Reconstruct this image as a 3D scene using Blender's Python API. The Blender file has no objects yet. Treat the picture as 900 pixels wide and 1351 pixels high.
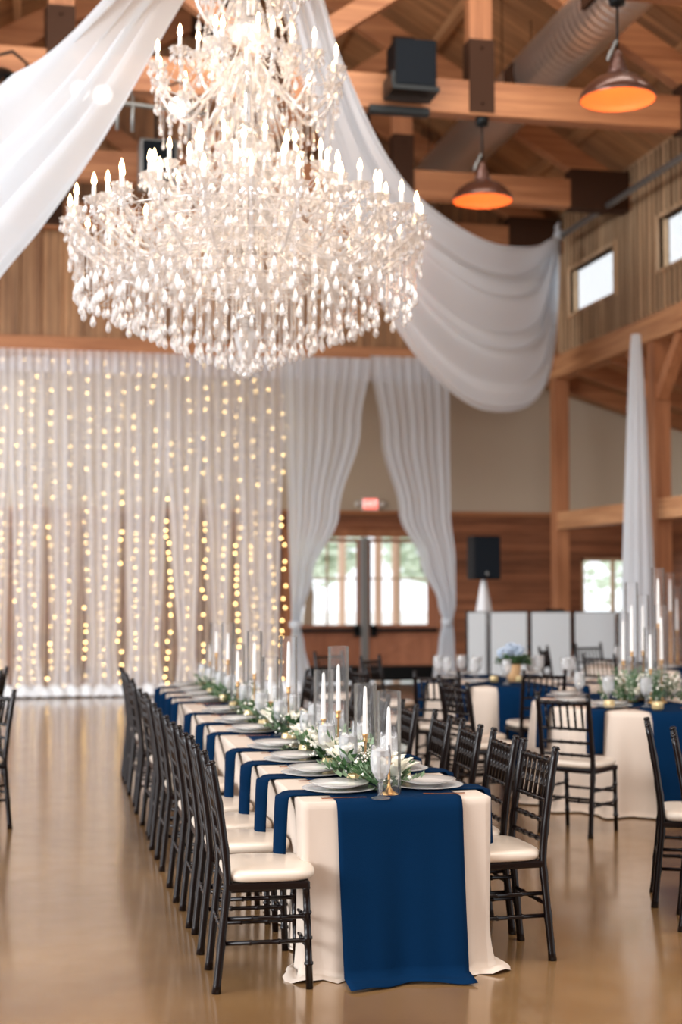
import bpy, bmesh, math, random
from mathutils import Vector, Matrix
random.seed(7)
PI = math.pi
C = bpy.context.scene.collection
sc = bpy.context.scene

# ------------------------------------------------------------------ camera numbers
F = 1900.0; YAW = math.radians(12.0); PIT = math.atan(93.5 / F); EYE = 1.69
def at(px, py, Y=None, Z=None):
    """a point of the hall seen in a given direction, at a known depth Y or height Z"""
    x = (px - 450) / F; y = -(py - 675.5) / F
    fw = math.cos(PIT) - y * math.sin(PIT); up = math.sin(PIT) + y * math.cos(PIT)
    dx = fw * math.sin(YAW) + x * math.cos(YAW); dy = fw * math.cos(YAW) - x * math.sin(YAW)
    t = Y / dy if Y is not None else (Z - EYE) / up
    return Vector((dx * t, dy * t, EYE + up * t))

def s2l(c):
    return tuple(((v / 255) / 12.92 if v / 255 <= .04045 else (((v / 255) + .055) / 1.055) ** 2.4) for v in c) + (1,)

# ------------------------------------------------------------------ materials
def newmat(name):
    m = bpy.data.materials.new(name); m.use_nodes = True
    nt = m.node_tree; nt.nodes.clear()
    out = nt.nodes.new('ShaderNodeOutputMaterial')
    return m, nt, nt.nodes, nt.links, out

def pbr(name, col, rough=.5, metal=0, spec=.5, coat=0, bump=0, bscale=60, var=0, vscale=6, sheen=0):
    m, nt, N, L, out = newmat(name)
    b = N.new('ShaderNodeBsdfPrincipled'); L.new(b.outputs[0], out.inputs[0])
    b.inputs['Base Color'].default_value = s2l(col); b.inputs['Roughness'].default_value = rough
    b.inputs['Metallic'].default_value = metal; b.inputs['Specular IOR Level'].default_value = spec
    b.inputs['Coat Weight'].default_value = coat; b.inputs['Coat Roughness'].default_value = .08
    b.inputs['Sheen Weight'].default_value = sheen
    tc = N.new('ShaderNodeTexCoord')
    if var:
        n = N.new('ShaderNodeTexNoise'); n.inputs['Scale'].default_value = vscale; n.inputs['Detail'].default_value = 4
        L.new(tc.outputs['Object'], n.inputs['Vector'])
        mx = N.new('ShaderNodeMixRGB'); mx.blend_type = 'MULTIPLY'; mx.inputs[0].default_value = var
        mx.inputs[1].default_value = s2l(col)
        cr = N.new('ShaderNodeValToRGB'); cr.color_ramp.elements[0].position = .3; cr.color_ramp.elements[1].position = .7
        cr.color_ramp.elements[0].color = (.45, .45, .45, 1)
        L.new(n.outputs['Fac'], cr.inputs[0]); L.new(cr.outputs[0], mx.inputs[2]); L.new(mx.outputs[0], b.inputs['Base Color'])
    if bump:
        n2 = N.new('ShaderNodeTexNoise'); n2.inputs['Scale'].default_value = bscale; n2.inputs['Detail'].default_value = 3
        L.new(tc.outputs['Object'], n2.inputs['Vector'])
        bp = N.new('ShaderNodeBump'); bp.inputs['Strength'].default_value = bump; bp.inputs['Distance'].default_value = .01
        L.new(n2.outputs['Fac'], bp.inputs['Height']); L.new(bp.outputs[0], b.inputs['Normal'])
    return m

def wood(name, c1, c2, grain=(1, 1, 1), plank=None, axis=0, rough=.55, groove=.35):
    """grain: noise scale per axis (small = along the grain); plank: width in m across world axis, with dark joints"""
    m, nt, N, L, out = newmat(name)
    b = N.new('ShaderNodeBsdfPrincipled'); L.new(b.outputs[0], out.inputs[0]); b.inputs['Roughness'].default_value = rough
    g = N.new('ShaderNodeNewGeometry')
    mp = N.new('ShaderNodeMapping'); mp.inputs['Scale'].default_value = grain; L.new(g.outputs['Position'], mp.inputs[0])
    n = N.new('ShaderNodeTexNoise'); n.inputs['Scale'].default_value = 1; n.inputs['Detail'].default_value = 6; n.inputs['Roughness'].default_value = .65
    L.new(mp.outputs[0], n.inputs['Vector'])
    cr = N.new('ShaderNodeValToRGB'); cr.color_ramp.elements[0].position = .32; cr.color_ramp.elements[1].position = .68
    cr.color_ramp.elements[0].color = s2l(c1); cr.color_ramp.elements[1].color = s2l(c2)
    L.new(n.outputs['Fac'], cr.inputs[0]); last = cr.outputs[0]
    if plank:
        sp = N.new('ShaderNodeSeparateXYZ'); L.new(g.outputs['Position'], sp.inputs[0])
        dv = N.new('ShaderNodeMath'); dv.operation = 'DIVIDE'; dv.inputs[1].default_value = plank; L.new(sp.outputs[axis], dv.inputs[0])
        fl = N.new('ShaderNodeMath'); fl.operation = 'FLOOR'; L.new(dv.outputs[0], fl.inputs[0])
        wn = N.new('ShaderNodeTexWhiteNoise'); wn.noise_dimensions = '1D'; L.new(fl.outputs[0], wn.inputs['W'])
        mr = N.new('ShaderNodeMapRange'); mr.inputs['To Min'].default_value = .72; mr.inputs['To Max'].default_value = 1.12
        L.new(wn.outputs['Value'], mr.inputs[0])
        fr = N.new('ShaderNodeMath'); fr.operation = 'FRACT'; L.new(dv.outputs[0], fr.inputs[0])
        lt = N.new('ShaderNodeMath'); lt.operation = 'GREATER_THAN'; lt.inputs[1].default_value = .07; L.new(fr.outputs[0], lt.inputs[0])
        mr2 = N.new('ShaderNodeMapRange'); mr2.inputs['To Min'].default_value = groove; mr2.inputs['To Max'].default_value = 1
        L.new(lt.outputs[0], mr2.inputs[0])
        mu = N.new('ShaderNodeMath'); mu.operation = 'MULTIPLY'; L.new(mr.outputs[0], mu.inputs[0]); L.new(mr2.outputs[0], mu.inputs[1])
        vm = N.new('ShaderNodeVectorMath'); vm.operation = 'SCALE'; L.new(last, vm.inputs[0]); L.new(mu.outputs[0], vm.inputs['Scale'])
        last = vm.outputs[0]
    L.new(last, b.inputs['Base Color'])
    return m

def sheer(name, col, transp=.4, trans=.5, rough_var=True):
    m, nt, N, L, out = newmat(name)
    d = N.new('ShaderNodeBsdfDiffuse'); d.inputs[0].default_value = s2l(col)
    t = N.new('ShaderNodeBsdfTranslucent'); t.inputs[0].default_value = s2l(col)
    m1 = N.new('ShaderNodeMixShader'); m1.inputs[0].default_value = trans; L.new(d.outputs[0], m1.inputs[1]); L.new(t.outputs[0], m1.inputs[2])
    tr = N.new('ShaderNodeBsdfTransparent'); m2 = N.new('ShaderNodeMixShader')
    lw = N.new('ShaderNodeLayerWeight'); lw.inputs['Blend'].default_value = .35      # cloth seen edge-on is denser
    mr = N.new('ShaderNodeMapRange'); mr.inputs['From Min'].default_value = 0; mr.inputs['From Max'].default_value = .6
    mr.inputs['To Min'].default_value = 1 - transp; mr.inputs['To Max'].default_value = 1
    L.new(lw.outputs['Facing'], mr.inputs[0]); L.new(mr.outputs[0], m2.inputs[0])
    L.new(tr.outputs[0], m2.inputs[1]); L.new(m1.outputs[0], m2.inputs[2]); L.new(m2.outputs[0], out.inputs[0])
    return m

def glass(name, white=.06, tint=(1, 1, 1), rough=.03, edge=.3, refl=1):
    m, nt, N, L, out = newmat(name)
    tr = N.new('ShaderNodeBsdfTransparent'); tr.inputs[0].default_value = tint + (1,)
    gl = N.new('ShaderNodeBsdfGlossy'); gl.inputs['Roughness'].default_value = rough
    lw = N.new('ShaderNodeLayerWeight'); lw.inputs['Blend'].default_value = edge
    mm = N.new('ShaderNodeMath'); mm.operation = 'MULTIPLY'; mm.inputs[1].default_value = refl
    L.new(lw.outputs['Fresnel'], mm.inputs[0])
    m1 = N.new('ShaderNodeMixShader'); L.new(mm.outputs[0], m1.inputs[0]); L.new(tr.outputs[0], m1.inputs[1]); L.new(gl.outputs[0], m1.inputs[2])
    d = N.new('ShaderNodeBsdfDiffuse'); d.inputs[0].default_value = (.95, .95, .95, 1)
    m2 = N.new('ShaderNodeMixShader'); m2.inputs[0].default_value = white
    L.new(m1.outputs[0], m2.inputs[1]); L.new(d.outputs[0], m2.inputs[2]); L.new(m2.outputs[0], out.inputs[0])
    return m

def crystal_mat():
    m, nt, N, L, out = newmat('cut_crystal')
    tr = N.new('ShaderNodeBsdfTransparent'); gl = N.new('ShaderNodeBsdfGlossy'); gl.inputs['Roughness'].default_value = .12
    gl.inputs[0].default_value = (1, .98, .97, 1)
    tl = N.new('ShaderNodeBsdfTranslucent'); tl.inputs[0].default_value = (.8, .77, .75, 1)
    df = N.new('ShaderNodeBsdfDiffuse'); df.inputs[0].default_value = (.85, .82, .8, 1)
    a = N.new('ShaderNodeMixShader'); a.inputs[0].default_value = .5; L.new(tl.outputs[0], a.inputs[1]); L.new(df.outputs[0], a.inputs[2])
    b = N.new('ShaderNodeMixShader'); b.inputs[0].default_value = .5; L.new(a.outputs[0], b.inputs[1]); L.new(gl.outputs[0], b.inputs[2])
    c = N.new('ShaderNodeMixShader'); c.inputs[0].default_value = .62; L.new(tr.outputs[0], c.inputs[1]); L.new(b.outputs[0], c.inputs[2])
    L.new(c.outputs[0], out.inputs[0]); return m

def emit(name, col, s, sample=True):
    m, nt, N, L, out = newmat(name)
    e = N.new('ShaderNodeEmission'); e.inputs[0].default_value = col + (1,); e.inputs[1].default_value = s
    L.new(e.outputs[0], out.inputs[0])
    if not sample: m.cycles.emission_sampling = 'NONE'
    return m

def floor_mat():
    m, nt, N, L, out = newmat('stained_concrete')
    b = N.new('ShaderNodeBsdfPrincipled'); L.new(b.outputs[0], out.inputs[0])
    g = N.new('ShaderNodeNewGeometry')
    n = N.new('ShaderNodeTexNoise'); n.inputs['Scale'].default_value = .7; n.inputs['Detail'].default_value = 8; n.inputs['Roughness'].default_value = .6
    L.new(g.outputs['Position'], n.inputs['Vector'])
    cr = N.new('ShaderNodeValToRGB'); cr.color_ramp.elements[0].position = .3; cr.color_ramp.elements[1].position = .72
    cr.color_ramp.elements[0].color = s2l((112, 80, 48)); cr.color_ramp.elements[1].color = s2l((160, 124, 82))
    L.new(n.outputs['Fac'], cr.inputs[0]); L.new(cr.outputs[0], b.inputs['Base Color'])
    n2 = N.new('ShaderNodeTexNoise'); n2.inputs['Scale'].default_value = 5; n2.inputs['Detail'].default_value = 5; L.new(g.outputs['Position'], n2.inputs['Vector'])
    mr = N.new('ShaderNodeMapRange'); mr.inputs['To Min'].default_value = .1; mr.inputs['To Max'].default_value = .3; L.new(n2.outputs['Fac'], mr.inputs[0])
    L.new(mr.outputs[0], b.inputs['Roughness'])
    b.inputs['Specular IOR Level'].default_value = .9; b.inputs['Coat Weight'].default_value = .6; b.inputs['Coat Roughness'].default_value = .12
    bp = N.new('ShaderNodeBump'); bp.inputs['Strength'].default_value = .05; bp.inputs['Distance'].default_value = .02
    L.new(n2.outputs['Fac'], bp.inputs['Height']); L.new(bp.outputs[0], b.inputs['Normal'])
    return m

M = dict(
    beam_x=wood('beam_wood_across', (154, 96, 60), (198, 138, 94), (.6, 12, 12)),
    beam_y=wood('beam_wood_along', (166, 110, 70), (214, 160, 114), (12, .6, 12)),
    beam_z=wood('beam_wood_upright', (154, 98, 62), (196, 134, 92), (12, 12, .6)),
    purlin=wood('pale_purlin_wood', (176, 128, 88), (206, 160, 116), (10, .6, 10)),
    deck=wood('roof_deck_wood', (164, 114, 74), (204, 154, 108), (.8, 10, 2), plank=.14, axis=1),
    board_z=wood('vertical_board_wood', (140, 96, 62), (196, 148, 104), (9, 9, .7), plank=.16, axis=0),
    board_zy=wood('clerestory_board_wood', (186, 146, 108), (240, 206, 166), (9, 9, .7), plank=.16, axis=1),
    panel_h=wood('horizontal_panel_wood', (112, 66, 40), (162, 104, 70), (.7, .7, 9), plank=.17, axis=2),
    door=wood('door_wood', (150, 94, 66), (180, 120, 88), (4, 4, 1)),
    beige=pbr('beige_wall_paint', (206, 192, 170), .9),
    concrete=floor_mat(),
    steel_plate=pbr('brown_steel_plate', (66, 42, 28), .7, spec=.2),
    sheer=sheer('sheer_white_fabric', (244, 244, 248), .5, .45),
    backing=sheer('thin_backing_sheer', (236, 234, 232), .74, .45),
    voile=sheer('white_voile_fabric', (240, 244, 248), .1, .55),
    linen=pbr('blush_linen', (218, 202, 187), .9, spec=.2, bump=.25, bscale=500),
    navy=pbr('navy_cloth', (1, 36, 68), .9, spec=.08, bump=.25, bscale=400),
    ebony=pbr('mahogany_lacquer', (16, 7, 7), .27, spec=.32),
    cushion=pbr('ivory_vinyl', (228, 213, 196), .32, bump=.12, bscale=14, coat=.25),
    crystal=crystal_mat(),
    chrome=pbr('polished_chrome', (225, 225, 225), .12, 1),
    candle=pbr('white_wax', (250, 248, 244), .45),
    gold=pbr('brushed_brass', (196, 150, 92), .28, 1),
    rose=pbr('rose_gold', (206, 150, 118), .25, 1),
    sleeve=glass('sleeve_glass', .02, edge=.16, refl=.8),
    clear=glass('clear_glass', .07, edge=.25),
    pane=glass('window_pane_glass', .01, edge=.12, refl=.5),
    ice=glass('ice_water', .32, edge=.3),
    china=pbr('white_china', (252, 249, 244), .18, coat=.6),
    china_rim=pbr('grey_china_rim', (178, 174, 170), .25, coat=.4),
    leaf=pbr('ruscus_leaf', (74, 112, 66), .5, var=.6, vscale=9),
    leaf2=pbr('eucalyptus_leaf', (120, 146, 112), .6, var=.4, vscale=9),
    petal=pbr('cream_petal', (250, 246, 232), .7),
    petal_blue=pbr('blue_hydrangea_petal', (188, 204, 222), .7),
    votive=pbr('mercury_glass_gold', (214, 190, 140), .3, .45, var=.4, vscale=60),
    blackbox=pbr('black_painted_wood', (14, 15, 18), .6, spec=.2),
    grille=pbr('speaker_grille', (14, 22, 30), .7, spec=.2, bump=.5, bscale=300),
    white=pbr('white_lycra', (236, 238, 240), .7),
    panelw=pbr('white_facade_panel', (214, 222, 226), .6),
    blackmetal=pbr('black_metal', (22, 26, 28), .4, .6),
    duct=None, copper_in=pbr('copper_shade_inside', (244, 150, 84), .5),
    shade=pbr('dark_bronze_enamel', (96, 62, 50), .3, .5, coat=.4),
    flame=emit('candle_bulb_glow', (1, .70, .38), 16, False),
    fairy=emit('fairy_light_glow', (1, .66, .25), 9, False),
    spot=emit('stage_light_lens', (1, .97, .95), 4, False),
    bulb=emit('pendant_bulb', (1, .55, .28), 2.5, False),
    exitr=emit('exit_sign_red', (1, .16, .12), 1.6, False),
    exitw=emit('exit_sign_letters', (1, .75, .7), 1.6, False),
    frame=wood('pale_window_frame', (190, 160, 124), (214, 184, 146), (6, 6, 6)),
    aluminium=pbr('grey_metal', (150, 152, 150), .4, .7),
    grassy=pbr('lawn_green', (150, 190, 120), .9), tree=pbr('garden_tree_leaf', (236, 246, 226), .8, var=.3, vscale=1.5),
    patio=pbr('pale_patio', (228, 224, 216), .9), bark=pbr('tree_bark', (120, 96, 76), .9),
    terracotta=pbr('tan_pottery', (200, 158, 112), .6), plastic=pbr('white_plastic', (235, 235, 230), .5),
    pale_post=pbr('pale_post_wood', (236, 206, 182), .8),  # one even pale tone for the porch posts
    chargerglass=glass('charger_glass', .3, edge=.25),
    wick=pbr('dark_wire', (40, 46, 40), .6),
)
def duct_mat():
    m = pbr('spiral_duct_steel', (222, 220, 216), .3, .85)
    nt = m.node_tree; N = nt.nodes; L = nt.links; b = [n for n in N if n.type == 'BSDF_PRINCIPLED'][0]
    g = N.new('ShaderNodeNewGeometry'); w = N.new('ShaderNodeTexWave'); w.bands_direction = 'Y'; w.inputs['Scale'].default_value = 2.2
    L.new(g.outputs['Position'], w.inputs['Vector']); bp = N.new('ShaderNodeBump'); bp.inputs['Strength'].default_value = .35; bp.inputs['Distance'].default_value = .02
    L.new(w.outputs['Fac'], bp.inputs['Height']); L.new(bp.outputs[0], b.inputs['Normal']); return m
M['duct'] = duct_mat()

# ------------------------------------------------------------------ mesh building
class MB:
    def __init__(s): s.v = []; s.f = []; s.m = []; s.cur = 0; s.sm = []; s.smooth = False
    def add(s, vs, fs):
        o = len(s.v); s.v += [tuple(x) for x in vs]
        for f in fs: s.f.append([i + o for i in f]); s.m.append(s.cur); s.sm.append(s.smooth)
        return s
    def box(s, x0, x1, y0, y1, z0, z1):
        return s.add([(x0,y0,z0),(x1,y0,z0),(x1,y1,z0),(x0,y1,z0),(x0,y0,z1),(x1,y0,z1),(x1,y1,z1),(x0,y1,z1)],
                     [(0,3,2,1),(4,5,6,7),(0,1,5,4),(1,2,6,5),(2,3,7,6),(3,0,4,7)])
    def bar(s, p, q, w, h, up=(0, 0, 1)):
        """rectangular beam from p to q, width w sideways, height h along up"""
        p = Vector(p); q = Vector(q); d = (q - p).normalized(); u = Vector(up); r = d.cross(u).normalized(); u = r.cross(d).normalized()
        vs = [e + r * a * w / 2 + u * b * h / 2 for e in (p, q) for a, b in ((-1,-1),(1,-1),(1,1),(-1,1))]
        return s.add(vs, [(0,1,2,3),(7,6,5,4),(0,4,5,1),(1,5,6,2),(2,6,7,3),(3,7,4,0)])
    def tube(s, pts, r, n=8, caps=True):
        pts = [Vector(p) for p in pts]; rs = r if isinstance(r, (list, tuple)) else [r] * len(pts)
        vs = []; ref = None
        for i, p in enumerate(pts):
            d = (pts[min(i + 1, len(pts) - 1)] - pts[max(i - 1, 0)]).normalized()
            if ref is None: ref = d.orthogonal().normalized()
            a = (ref - d * ref.dot(d)).normalized(); ref = a; b = d.cross(a)
            for k in range(n):
                t = 2 * PI * k / n; vs.append(p + (a * math.cos(t) + b * math.sin(t)) * rs[i])
        fs = [(i*n+k, i*n+(k+1) % n, (i+1)*n+(k+1) % n, (i+1)*n+k) for i in range(len(pts)-1) for k in range(n)]
        if caps: fs += [tuple(range(n))[::-1], tuple(range((len(pts)-1)*n, len(pts)*n))]
        sm = s.smooth; s.smooth = True; s.add(vs, fs); s.smooth = sm; return s
    def lathe(s, prof, n=16, o=(0, 0, 0), ripple=None, smooth=True, top=False):
        vs = []
        for (r, z) in prof:
            for k in range(n):
                t = 2 * PI * k / n; rr = r * (ripple(t, z) if ripple else 1)
                vs.append((o[0] + rr * math.cos(t), o[1] + rr * math.sin(t), o[2] + z))
        fs = [(i*n+k, i*n+(k+1) % n, (i+1)*n+(k+1) % n, (i+1)*n+k) for i in range(len(prof)-1) for k in range(n)]
        if prof[0][0] > 1e-4 and top != 'open': fs.append(tuple(range(n))[::-1])
        if prof[-1][0] > 1e-4 and top != 'open' and top is not False: fs.append(tuple(range((len(prof)-1)*n, len(prof)*n)))
        sm = s.smooth; s.smooth = smooth; s.add(vs, fs); s.smooth = sm; return s
    def octa(s, c, r, h=None):
        h = h or r; x, y, z = c
        return s.add([(x+r,y,z),(x,y+r,z),(x-r,y,z),(x,y-r,z),(x,y,z+h),(x,y,z-h)],
                     [(0,1,4),(1,2,4),(2,3,4),(3,0,4),(1,0,5),(2,1,5),(3,2,5),(0,3,5)])
    def ball(s, c, r, n=8, sz=1):
        m = n // 2; prof = [(max(r * math.sin(PI * i / m), 1e-5), -r * sz * math.cos(PI * i / m)) for i in range(m + 1)]
        return s.lathe(prof, n, c)
    def grid(s, rows):
        nr = len(rows); nc = len(rows[0]); vs = [p for r in rows for p in r]
        sm = s.smooth; s.smooth = True
        s.add(vs, [(i*nc+j, i*nc+j+1, (i+1)*nc+j+1, (i+1)*nc+j) for i in range(nr-1) for j in range(nc-1)])
        s.smooth = sm; return s
    def mesh(s, name, mats):
        me = bpy.data.meshes.new(name); me.from_pydata(s.v, [], s.f)
        for mt in (mats if isinstance(mats, (list, tuple)) else [mats]): me.materials.append(mt)
        me.polygons.foreach_set('material_index', s.m); me.polygons.foreach_set('use_smooth', s.sm)
        me.update(); return me
    def build(s, name, mats, parent=None, bevel=0, solid=0):
        o = bpy.data.objects.new(name, s.mesh(name, mats)); C.objects.link(o)
        if parent: o.parent = parent
        if solid:
            md = o.modifiers.new('thickness', 'SOLIDIFY'); md.thickness = solid; md.offset = 0
        if bevel:
            md = o.modifiers.new('edge', 'BEVEL'); md.width = bevel; md.segments = 2; md.limit_method = 'ANGLE'
        return o

def tag(o, label=None, cat=None, group=None, kind=None):
    if label: o['label'] = label
    if cat: o['category'] = cat
    if group: o['group'] = group
    if kind: o['kind'] = kind
    return o
def empty(name, loc=(0, 0, 0), rz=0):
    o = bpy.data.objects.new(name, None); C.objects.link(o); o.location = loc; o.rotation_euler = (0, 0, rz); o.empty_display_size = .1
    return o
def struct(o): o['kind'] = 'structure'; return o
KIDS = {}
def kids(o):
    return [c for c in bpy.data.objects if c.parent == o]
def copy_tree(o, tree, parent=None):
    c = o.copy(); C.objects.link(c)
    if parent: c.parent = parent
    for ch, sub in tree: copy_tree(ch, sub, c)
    return c
def tree_of(o): return [(c, tree_of(c)) for c in kids(o)]
class Proto:
    """first use moves the thing itself, every later use copies it with its parts"""
    def __init__(s, make): s.make = make; s.root = None; s.used = False
    def put(s, loc, rz, label, group=None, scale=None):
        if s.root is None: s.root = s.make(); s.tree = tree_of(s.root)
        if not s.used: o = s.root; s.used = True
        else: o = copy_tree(s.root, s.tree)
        o.location = loc; o.rotation_euler = (0, 0, rz)
        if scale: o.scale = scale
        o['label'] = label
        if group: o['group'] = group
        return o
ORD = ['first', 'second', 'third', 'fourth', 'fifth', 'sixth', 'seventh', 'eighth', 'ninth', 'tenth', 'eleventh', 'twelfth']

# ------------------------------------------------------------------ shell of the hall
NX = 8.4; CX = 2.6; LX = 2 * CX - NX; GY = 22.3; BY = 23.9; AX = 10.95; SL = .583; HZ = 7.25
def roof_z(x): return HZ + .45 + (NX - abs(x - CX) - CX) * SL if False else HZ + .5 + (NX - CX - abs(x - CX)) * SL

fl = MB(); fl.box(-9, 16, -4, 26, -.2, 0); struct(fl.build('floor', M['concrete']))

# back wall behind the curtains: wood panelling below, beige paint above, doorway and one window cut out
WZ = 2.89; DX0, DX1, DZ1 = 4.18, 6.86, 2.52
WX0, WX1, WZ0, WZ1 = 9.4, 10.6, 1.1, 2.12
b = MB()
b.box(-6, DX0, BY, BY + .2, 0, WZ); b.box(DX1, WX0, BY, BY + .2, 0, WZ); b.box(DX0, DX1, BY, BY + .2, DZ1, WZ)
b.box(WX0, WX1, BY, BY + .2, 0, WZ0); b.box(WX0, WX1, BY, BY + .2, WZ1, WZ); b.box(WX1, AX + .2, BY, BY + .2, 0, WZ)
b.cur = 1; b.box(-6, AX + .2, BY + .02, BY + .22, WZ, 5.6)
struct(b.build('wall_back', [M['panel_h'], M['beige']]))
b = MB(); b.box(-6, AX, BY - .04, BY, WZ - .04, WZ + .03); struct(b.build('trim_1', M['beam_x']))
b = MB(); b.box(-6, AX, -6.2, -6, 0, 11); struct(b.build('wall_entrance', M['panel_h']))
# aisle side wall on the right
b = MB(); b.box(AX, AX + .2, 10, BY, 0, WZ); b.cur = 1; b.box(AX + .02, AX + .22, 10, BY, WZ, 5)
struct(b.build('wall_right', [M['panel_h'], M['beige']]))
# gable wall above the curtain line with batten strips
b = MB()
b.add([(LX - 3, GY, 5.2), (NX, GY, 5.2), (NX, GY, roof_z(NX)), (CX, GY, roof_z(CX)), (LX - 3, GY, 6.2),
       (LX - 3, GY + .15, 5.2), (NX, GY + .15, 5.2), (NX, GY + .15, roof_z(NX)), (CX, GY + .15, roof_z(CX)), (LX - 3, GY + .15, 6.2)],
      [(0, 1, 2, 3, 4), (9, 8, 7, 6, 5), (0, 5, 6, 1), (1, 6, 7, 2), (2, 7, 8, 3), (3, 8, 9, 4), (4, 9, 5, 0)])
x = LX
while x < NX - .1:
    b.box(x, x + .05, GY - .03, GY, 5.45, roof_z(x) - .05); x += .32
struct(b.build('wall_gable', M['board_z']))
b = MB(); b.box(LX - 3, NX + .15, GY - .14, GY - .01, 5.17, 5.44); struct(b.build('trim_2', M['beam_x'], bevel=.008))
b = MB(); b.box(-6, AX, GY + .1, BY, 5.2, 5.3); struct(b.build('ceiling_recess', M['deck']))
# clerestory wall of the nave on the right, with two windows
WIN = [(19.9, 21.75), (16.6, 18.35), (13.3, 14.85)]
b = MB(); y = 9.5
b.box(NX, NX + .15, 9.5, GY, 5.3, 6.0); b.box(NX, NX + .15, 9.5, GY, 6.72, 7.8)
ys = [9.5] + [v for w in sorted(WIN) for v in w] + [GY]
for i in range(0, len(ys), 2): b.box(NX, NX + .15, ys[i], ys[i + 1], 6.0, 6.72)
y = 9.6
while y < GY - .1:
    inw = any(w[0] - .07 < y < w[1] + .03 for w in WIN)
    if inw: b.box(NX - .03, NX, y, y + .045, 5.45, 5.94); b.box(NX - .03, NX, y, y + .045, 6.78, 7.7)
    else: b.box(NX - .03, NX, y, y + .045, 5.45, 7.7)
    y += .16
struct(b.build('wall_clerestory', M['board_zy']))
for k, (y0, y1) in enumerate(WIN):
    b = MB()
    b.box(NX - .04, NX + .15, y0 - .045, y0, 5.955, 6.765); b.box(NX - .04, NX + .15, y1, y1 + .045, 5.955, 6.765)
    b.box(NX - .04, NX + .15, y0, y1, 5.955, 6.0); b.box(NX - .04, NX + .15, y0, y1, 6.72, 6.765)
    w = struct(b.build('window_%d' % (k + 2), M['board_zy']))
    b = MB(); b.box(NX + .05, NX + .12, y0, y0 + .03, 6, 6.72); b.box(NX + .05, NX + .12, y1 - .03, y1, 6, 6.72)
    b.box(NX + .05, NX + .12, y0 + .03, y1 - .03, 6, 6.03); b.build('window_frame', M['frame'], w)
    b = MB(); b.box(NX + .08, NX + .088, y0, y1, 6, 6.72); b.build('glass_pane', M['pane'], w)
# clerestory beam, lower aisle beam, posts
b = MB(); b.box(NX - .14, NX + .18, 9.5, GY + .15, 5.02, 5.38); struct(b.build('trim_3', M['beam_y'], bevel=.01))
b = MB(); b.box(NX - .09, NX + .11, 15.2, GY, 2.56, 2.84); struct(b.build('trim_4', M['beam_y'], bevel=.01))
for k, yy in enumerate((GY, 18.45, 14.8)):
    b = MB(); b.box(NX - .11, NX + .13, yy - .12, yy + .12, 0, 5.03); p = struct(b.build('trim_%d' % (5 + k), M['beam_z'], bevel=.01))
    if k:
        for s in (-1, 1):
            b = MB(); b.bar((NX, yy + s * .1, 4.25), (NX, yy + s * .85, 5.03), .16, .16); b.build('brace', M['beam_z'], p)
# aisle roof and rafters
b = MB(); zt = lambda x: 5.2 - (x - NX) * .3
b.add([(NX, 10, zt(NX)), (AX + .6, 10, zt(AX + .6)), (AX + .6, BY, zt(AX + .6)), (NX, BY, zt(NX)), (NX, 10, zt(NX) + .15), (AX + .6, 10, zt(AX + .6) + .15), (AX + .6, BY, zt(AX + .6) + .15), (NX, BY, zt(NX) + .15)],
      [(0,1,2,3),(7,6,5,4),(0,4,5,1),(1,5,6,2),(2,6,7,3),(3,7,4,0)])
struct(b.build('ceiling_aisle', M['deck']))
k = 0
for yy in (22.6, 21.3, 20.0, 18.45, 17.1, 15.8, 14.5):
    b = MB(); b.bar((NX, yy, zt(NX) - .12), (AX, yy, zt(AX) - .12), .14, .24); struct(b.build('trim_%d' % (10 + k), M['beam_x'])); k += 1
# nave roof: two slopes
for name, xa, xb in (('ceiling_right', CX, NX + .6), ('ceiling_left', CX, LX - .6)):
    b = MB(); za, zb = roof_z(CX), roof_z(xb)
    vs = [(xa, -6, za), (xb, -6, zb), (xb, GY + .2, zb), (xa, GY + .2, za)]
    b.add(vs + [(x_, y_, z_ + .15) for x_, y_, z_ in vs], [(0,1,2,3),(7,6,5,4),(0,4,5,1),(1,5,6,2),(2,6,7,3),(3,7,4,0)])
    struct(b.build(name, M['deck']))
# purlins, one mesh each
k = 20
for x in (7.6, 6.55, 5.5, 4.45, 3.4, 1.8, .75, -.3, -1.35, -2.4):
    b = MB(); b.box(x - .05, x + .05, -5.9, GY, roof_z(x) - .17, roof_z(x) - .02); struct(b.build('trim_%d' % k, M['purlin'])); k += 1

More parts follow.
